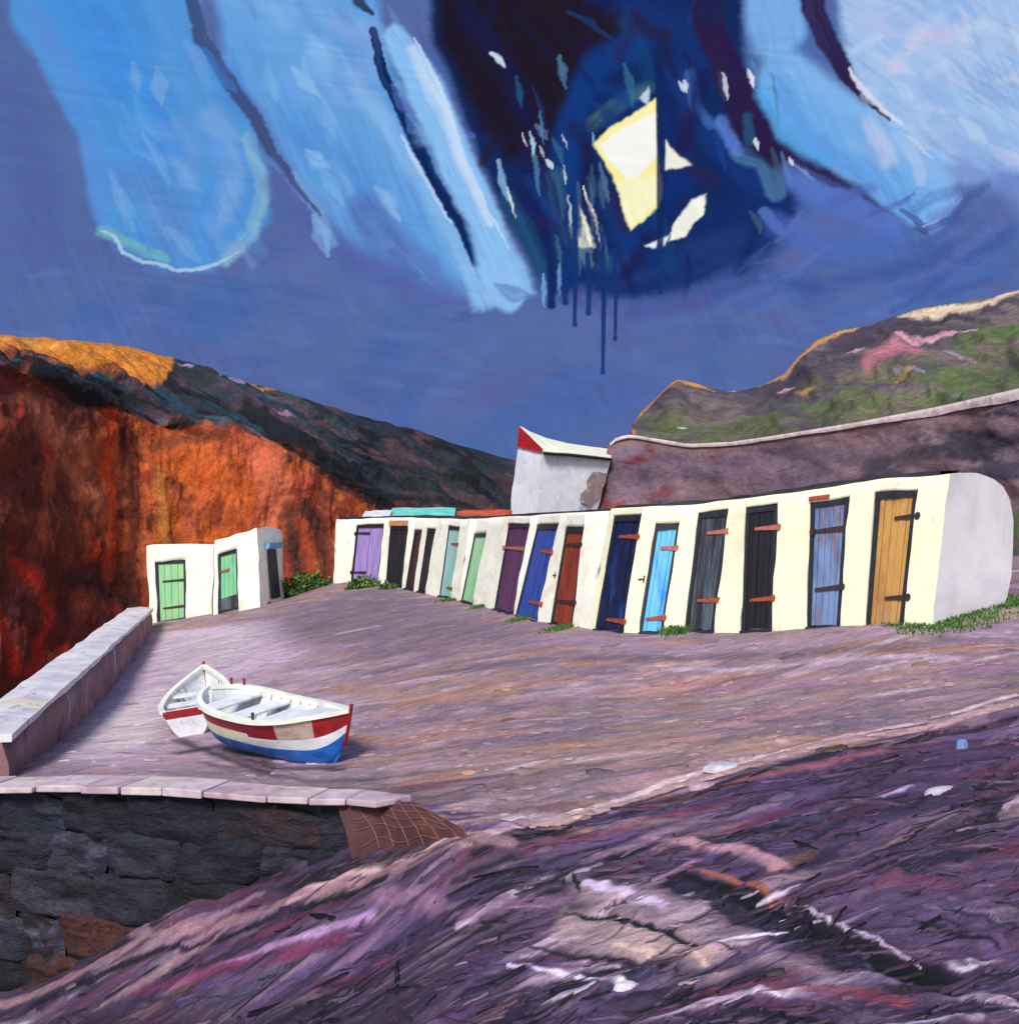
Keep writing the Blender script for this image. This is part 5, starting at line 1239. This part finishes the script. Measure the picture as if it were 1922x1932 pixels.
    cmats = [mat_plain('coping_pale', (206, 188, 196), (176, 150, 166), 3, rough=.75, bs=.6), mat_plain('coping_pink', (196, 172, 182), (160, 130, 146), 3, rough=.75, bs=.6), mat_plain('coping_cream', (210, 198, 196), (180, 158, 162), 3, rough=.75, bs=.6)]
    o = cm.build('coping', cmats, root, bevel=.015); o.data.transform(Matrix.Translation(-O))
    # red netted facing at the end of the wall
    rows = []
    feet = [Gz(u, v) for (u, v) in ((668, 1618), (712, 1614), (762, 1604), (815, 1594), (880, 1580))]
    tops = []
    for k in range(5):
        sk = tot - 2.15 + 2.0 * k / 4; p_, t_, n_ = at(min(sk, tot - .06)); q_ = p_ - n_ * .12
        tops.append(Vector((q_.x, q_.y, ztop(min(sk, tot - .06)) + .015)))
    tops[-1] = feet[-1] + Vector((-.05, .25, .02))
    for i in range(4):
        rows.append([tops[k].lerp(feet[k], i / 3) + Vector((0, -.05, .05)) * math.sin(math.pi * i / 3) - Vector((0, 0, .10 if i == 3 else 0)) for k in range(5)])
    def bil(r_, c_):
        r_ = min(max(r_, 0), 2.999); c_ = min(max(c_, 0), 3.999); i, j = int(r_), int(c_); fr, fc = r_ - i, c_ - j
        return rows[i][j].lerp(rows[i][j + 1], fc).lerp(rows[i + 1][j].lerp(rows[i + 1][j + 1], fc), fr)
    pm = MB(); gr = []
    for i in range(19):
        gr.append([bil(i / 6, j / 6) + Vector((0, -.02 * float(fbm(np.array(i * .5), np.array(j * .5), 4)), 0)) for j in range(25)])
    pm.grid(gr)
    bk = [[p + Vector((0, .25, -.25)) for p in r] for r in gr]; 
    pm.grid([r[::-1] for r in bk]); pm.grid([gr[0], bk[0]])
    o = pm.build('brick_apron', mat_plain('red_brick_earth', (90, 50, 46), (62, 36, 42), 3, spots=[((118, 64, 48), 2, .58, .68, (1, 1, 1))]), root); o.data.transform(Matrix.Translation(-O))
    nm = MB()
    for k in range(7):
        nm.tube([bil(i / 5, .2 + k * .55 + i / 5 * .35) + Vector((0, -.02, .012)) for i in range(0, 14)], .004, 5)
    for k in range(5):
        nm.tube([bil(.3 + k * .52 + .12 * math.sin(j), j / 4) + Vector((0, -.02, .012)) for j in range(1, 15)], .004, 5)
    o2 = nm.build('netting', mat_plain('net_twine', (150, 104, 96), (120, 80, 78), 9), root); o2.data.transform(Matrix.Translation(-O))
stone_wall()

# ------------------------------------------------------------------ boats
M_bwhite = mat_plain('boat_white', (232, 232, 236), (206, 208, 218), 5, (1, 1, 2), .45, .4, .012, [((180, 170, 176), 6, .62, .7, (.5, 1, 1))])
M_bcream = mat_plain('boat_cream', (240, 238, 206), (222, 218, 184), 5, (1, 1, 2), .45, .4, .012)
M_bred = mat_plain('boat_red', (158, 28, 34), (120, 20, 30), 5, (1, 1, 2), .4, .4, .012)
M_bblue = mat_plain('boat_blue', (32, 108, 196), (22, 80, 160), 5, (1, 1, 2), .45, .4, .012, [((70, 140, 206), 5, .6, .7, (.5, 1, 1))])
M_btan = mat_plain('boat_tan', (190, 166, 154), (164, 140, 132), 6, (1, 1, 2), .6, .4, .012)
M_bdark = mat_plain('boat_bilge', (70, 62, 64), (46, 44, 52), 8, rough=.8)
M_rail = mat_plain('boat_rail', (240, 240, 228), (222, 222, 206), 5, (1, 1, 2), .45, .4, .012)
def boat(label, loc, head, heel, trim, L, B, H, transom, scheme, thwarts):
    root = empty('rowing_boat', loc, label, 'boat', 'rowing boats on the yard')
    root.rotation_mode = 'QUATERNION'
    from mathutils import Quaternion
    root.rotation_quaternion = Quaternion((0, 0, 1), head) @ Quaternion((0, 1, 0), trim) @ Quaternion((1, 0, 0), heel)
    NS, NA = 44, 17
    def hb(t):
        bow = 1 - max(0, (t - .42) / .58) ** 2.3
        st = 1 - (1 if not transom else .28) * max(0, (.34 - t) / .34) ** (2.6 if not transom else 1.6)
        return B * max(.012, bow) * max(.012, st) ** (.62 if not transom else 1)
    def zs(t): return H * (1 + .34 * max(0, (t - .45) / .55) ** 2 + .16 * max(0, (.4 - t) / .4) ** 2)
    def zk(t): return .05 + H * (.55 * max(0, (t - .80) / .20) ** 2.2 + (.35 if not transom else .12) * max(0, (.16 - t) / .16) ** 2)
    def X(t, a): return L * (t - .5) + .10 * L * max(0, (t - .85) / .15) * (a - .5) * .6
    def out(t, a, sgn, k=1.0, dz=0):
        y = hb(t) * (a ** .52) * k * sgn; z = zk(t) + (zs(t) - zk(t)) * (a ** 1.35); return Vector((X(t, a), y, z + dz))
    A = [i / (NA - 1) for i in range(NA)]; Ts = [i / (NS - 1) for i in range(NS)]
    def scheme_m(i, j, sgn): return scheme(Ts[i], A[j] + .5 / (NA - 1), sgn)
    hull = MB()
    for sgn in (-1, 1):
        hull.grid([[out(t, a, sgn) for a in A] for t in Ts], mf=lambda i, j: scheme_m(i, j, sgn))
        hull.grid([[out(t, max(a, .10), sgn, .93, .025) for a in A][::-1] for t in Ts], m=1)
        hull.grid([[out(t, 1, sgn), out(t, 1, sgn, .93, .025)] for t in Ts], m=1)
    if transom:
        rows = [[out(0, a, -1), out(0, a, -1, .33), out(0, a, 1, .33), out(0, a, 1)] for a in A]
        hull.grid(rows, mf=lambda i, j: scheme_m(0, min(i, NA - 2), -1))
        rows = [[out(0.02, max(a, .1), -1, .93), out(0.02, max(a, .1), 1, .93)] for a in A]; hull.grid(rows, m=4)
    ho = hull.build('hull', [M_bblue, M_bwhite, M_bcream, M_bred, M_btan], root)
    # floor of the bilge
    fl = MB(); fl.grid([[out(t, .16, s, .86, .03) for s in (-1, -.3, .3, 1)] for t in np.linspace(.01, .97, 18)], smooth=False); fl.build('floor', M_bdark, root)
    # gunwale rails
    for sgn in (-1, 1):
        gm = MB(); rows = []
        for t in Ts:
            p = out(t, 1, sgn); y = p.y; w0 = .035 * sgn; wi = min(abs(y), .055) * sgn
            rows.append([Vector((p.x, y + w0, p.z - .03)), Vector((p.x, y + w0, p.z + .025)), Vector((p.x, y - wi, p.z + .030)), Vector((p.x, y - wi, p.z - .03)), Vector((p.x, y + w0, p.z - .03))])
        gm.grid(rows, smooth=False); gm.face(rows[0][:-1]); gm.face(rows[-1][:-1][::-1])
        gm.build('gunwale', M_rail, root)
    # rubbing line dark under the rail
    # thwarts
    for (t, wd, mt) in thwarts:
        tm = MB(); z = zs(t) - .07; y0 = hb(t) * .90
        tm.box((L * (t - .5), 0, z), (wd, 0, 0), (0, y0, 0), (0, 0, .018)); tm.build('seat', mt, root, bevel=.006)
    # ribs
    for t in np.linspace(.2, .78, 9):
        rm = MB()
        av = (.95, .8, .65, .5, .35, .2)
        rm.tube([out(t, a, -1, .915, .02) for a in av] + [out(t, a, 1, .915, .02) for a in av[::-1]], .014, 4)
        rm.build('rib', M_btan, root)
    km = MB(); prof = [(X(t, 0), zk(t)) for t in np.linspace(.03, .97, 24)]
    rows = [[Vector((x, -.022, z + .02)), Vector((x, -.022, z - .06)), Vector((x, .022, z - .06)), Vector((x, .022, z + .02))] for x, z in prof]
    km.grid(rows, smooth=False); km.face(rows[0]); km.face(rows[-1][::-1]); km.build('keel', M_bblue if scheme(.5, .1, 1) == 0 else M_btan, root)
    # stem post with red head
    st = MB(); pts = [out(.998, a, 1, 0) + Vector((.012, 0, 0)) for a in (.0, .3, .6, .9, 1.0)]; pts.append(pts[-1] + Vector((.02, 0, .08)))
    st.tube(pts, .024, 6); st.build('stem', M_bred, root)
    return root, out, zs, hb
def sch1(t, a, s):
    if a < .52: return 0
    if s < 0:                       # near side: red strake aft, white bow with two red patches and a tan one
        if t < .42: return 3 if a > .74 else 2
        if a > .70 + .0 * t:
            if t < .66: return 3 if (a - .70) > (t - .40) * .0 and a > .70 + max(0, (.50 - t)) * 1.2 else 1
            if t < .84: return 4 if a < .97 else 3
            return 3
        return 1
    return 3 if a > .78 else 1
def sch2(t, a, s):
    if a > .80: return 3
    return 1 if t < .3 else 4
loc = Gz(524, 1426)
R_ = boat('white boat with blue bottom and red strakes, bow towards the viewer', loc + Vector((0, 0, -.04)), math.radians(-36), math.radians(7), math.radians(3), 2.7, .56, .68, False, sch1,
     [(.16, .15, M_bwhite), (.36, .15, M_bwhite), (.56, .14, M_bwhite)])
b1r, out1, zs1, hb1 = R_
# rudder skeg under the near side, foredeck, oar pins
m = MB(); m.slab([Vector((.45, -.02, .02)), Vector((.62, -.02, .02)), Vector((.60, -.02, -.10)), Vector((.50, -.02, -.10))], Vector((0, .04, 0))); m.build('skeg', M_bblue, b1r)
m = MB(); rows = [[out1(t, 1, -1, .9, -.01), out1(t, 1, 0, 0, .02), out1(t, 1, 1, .9, -.01)] for t in np.linspace(.70, .985, 8)]; m.grid(rows); m.build('foredeck', M_bwhite, b1r)
for (t, s) in ((.05, 1), (.10, 1), (.56, -1)):
    m = MB(); p = out1(t, 1, s, .97, .02); m.tube([p, p + Vector((0, 0, .10))], [.018, .022], 7); m.build('thole_pin', M_bred if s > 0 else M_iron_dark, b1r)
loc = Gz(352, 1383)
R2_ = boat('smaller white and tan boat with red trim lying behind the blue-bottomed one', loc + Vector((.02, .80, -.06)), math.radians(99), math.radians(-8), math.radians(-6), 2.3, .52, .54, True, sch2,
     [(.16, .13, M_bwhite), (.40, .11, M_bwhite), (.62, .10, M_bwhite)])

# ------------------------------------------------------------------ green growth
def leaf_mass(name, label, cat, c, rx, ry, rz, n, seed, cols, group=None):
    R = np.random.default_rng(seed); V = []; C = []
    root = bpy.data.objects.new
    ph = R.uniform(0, 2 * math.pi, n); ct = R.uniform(0, 1, n); rad = R.uniform(.55, 1.05, n) * (1 + .35 * (vn(np.cos(ph) * 2 + 9, ct * 3 + np.sin(ph) * 2, seed) - .5) * 2)
    st = np.sqrt(1 - ct ** 2)
    P = np.stack([c[0] + rx * rad * st * np.cos(ph), c[1] + ry * rad * st * np.sin(ph), c[2] + rz * rad * ct - .05], -1)
    cl = lin(cols)[R.integers(0, len(cols), n)] * R.uniform(.7, 1.3, (n, 1))
    for i in range(n):
        d = R.normal(size=3); d /= np.linalg.norm(d); e_ = np.cross(d, R.normal(size=3)); e_ /= np.linalg.norm(e_); l = R.uniform(.05, .12); w_ = l * .35
        V += [P[i] - d * l, P[i] - e_ * w_, P[i] + d * l, P[i] + e_ * w_]; C += [cl[i]] * 4
    Fc = np.arange(4 * n).reshape(-1, 4)
    m = bpy.data.materials.get('leaves') or mat_attr('leaves', [(9, (1, 1, 1), (0, 0, 0), .3, .7, (90, 90, 90), (170, 170, 170))], .7, .3, .02, .4)
    V = np.array(V) - np.array(c)
    o = mesh_np(name, V, Fc, m, np.array(C), smooth=False); o.location = c
    return tag(o, label, cat, group)
GC = [(72, 104, 44), (52, 84, 40), (96, 130, 52), (44, 66, 40), (112, 146, 60)]
def gpos(u, v, d): p = Pt(u, v, d); z = float(height(np.array([p.x]), np.array([d]))[0]); return (p.x, d, z)
p = gpos(585, 1110, 37.0); leaf_mass('shrub', 'low green shrub bank between the tall hut and the far cabins', 'shrub', p, 1.15, .6, .62, 1700, 3, GC)
p = gpos(541, 1120, 37.3); leaf_mass('shrub', 'small dark green shrub tight against the gable of the tall hut', 'shrub', p, .45, .4, .38, 700, 4, GC[:4])
p = gpos(500, 1140, 35.3); leaf_mass('shrub', 'tiny olive shrub at the corner foot of the tall hut', 'shrub', p, .22, .25, .24, 200, 5, GC[:3])
p = gpos(684, 1098, 34.0); leaf_mass('shrub', 'bright green clump growing below the lilac door', 'shrub', p, .55, .35, .36, 700, 6, GC[1:])
p = gpos(736, 1100, 33.2); leaf_mass('shrub', 'flat green clump growing below the black far door', 'shrub', p, .38, .3, .20, 350, 7, GC[1:])
TUFTS = [(848, 1133, .28, .05), (905, 1147, .22, .06), (985, 1170, .3, .05), (1060, 1186, .3, .05), (1272, 1196, .22, .10), (1735, 1188, .3, .04), (1800, 1182, .5, .04), (1850, 1164, .4, .04), (1900, 1142, .5, .05)]
def build_grass():
    R = np.random.default_rng(9); V = []; C = []
    gc = lin([(58, 92, 44), (78, 112, 46), (46, 72, 42), (96, 128, 58)])
    for (u, v, wd, hh) in TUFTS:
        x, y = G(u, v); n = int(420 * wd / .3)
        for i in range(n):
            px = x + R.normal() * wd * .5; py = y + R.normal() * .10 + (0 if u < 1700 else R.uniform(-.2, .8)); pz = float(0)
            V.append((px, py, hh * R.uniform(.5, 1.4))); C.append(gc[R.integers(0, 4)] * R.uniform(.7, 1.2))
    V = np.array(V); z = height(V[:, 0], V[:, 1]); n = len(V); W = np.full(n, .012)
    ax = R.uniform(-1, 1, (n, 2)); H = V[:, 2]
    b0 = np.c_[V[:, 0] - W, V[:, 1], z - .02]; b1 = np.c_[V[:, 0] + W, V[:, 1], z - .02]
    m1 = np.c_[V[:, 0] + W * .7 + ax[:, 0] * H * .2, V[:, 1] + ax[:, 1] * H * .2, z + H * .6]; m0 = m1 - np.c_[W * 1.4, W * 0, W * 0]
    t = np.c_[V[:, 0] + ax[:, 0] * H * .6, V[:, 1] + ax[:, 1] * H * .6, z + H]; t2 = t + np.c_[W * .2, W * 0, W * 0]
    VV = np.stack([b0, b1, m1, m0, t, t2], 1).reshape(-1, 3)
    fs = np.array([(0, 1, 2, 3), (3, 2, 5, 4)]); Fc = (fs[None] + (np.arange(n) * 6)[:, None, None]).reshape(-1, 4)
    o = mesh_np('grass', VV, Fc, bpy.data.materials['leaves'], np.repeat(np.array(C)[:, None], 6, 1), smooth=False)
    tag(o, 'green grass tufts along the foot of the cabins', None, None, 'stuff')
build_grass()

# ------------------------------------------------------------------ a few pale slabs one can pick out
def rock(name, label, u, v, sx, sy, sz, mat, rot, seed):
    p = Gz(u, v); mb = MB(); n = 10; rows = []
    for i in range(7):
        f = i / 6 * math.pi / 2; row = []
        for j in range(n + 1):
            a_ = 2 * math.pi * (j % n) / n; r = (1 + .35 * (float(vn(np.array(math.cos(a_) * 1.5 + seed), np.array(math.sin(a_) * 1.5), seed)) - .5)) * (math.cos(f) ** .45 if i < 6 else .02)
            x, y = sx * r * math.cos(a_), sy * r * math.sin(a_); x, y = x * math.cos(rot) - y * math.sin(rot), x * math.sin(rot) + y * math.cos(rot)
            row.append(Vector((x, y, -.03 + (sz + .03) * math.sin(f))))
        rows.append(row)
    mb.grid(rows, smooth=False); o = mb.build(name, mat); o.location = p; return tag(o, label, 'stone')
M_slab = mat_plain('pale_slab', (200, 192, 204), (170, 160, 178), 8, rough=.6)
M_slabp = mat_plain('pink_slab', (186, 156, 172), (150, 118, 136), 8, rough=.6)
rock('flat_stone', 'pale flat stone slab on the lip above the dark rut, biggest of the loose stones', 1365, 1450, .22, .14, .05, M_slab, .25, 3)
rock('flat_stone', 'pink-streaked flat stone just below the big pale slab', 1325, 1485, .16, .07, .035, M_slabp, .2, 5)
rock('flat_stone', 'small bluish pointed stone out at the right of the slip', 1815, 1405, .07, .05, .08, mat_plain('blue_stone', (120, 146, 196), (96, 110, 160), 10), .4, 8)
rock('flat_stone', 'long whitish stone on the dark slope right of centre', 1775, 1490, .18, .06, .03, M_slab, .5, 9)
rock('flat_stone', 'small white pebble slab beside the dark runnel', 1180, 1870, .09, .05, .03, mat_plain('white_stone', (220, 212, 222), (190, 180, 196), 10), .1, 12)
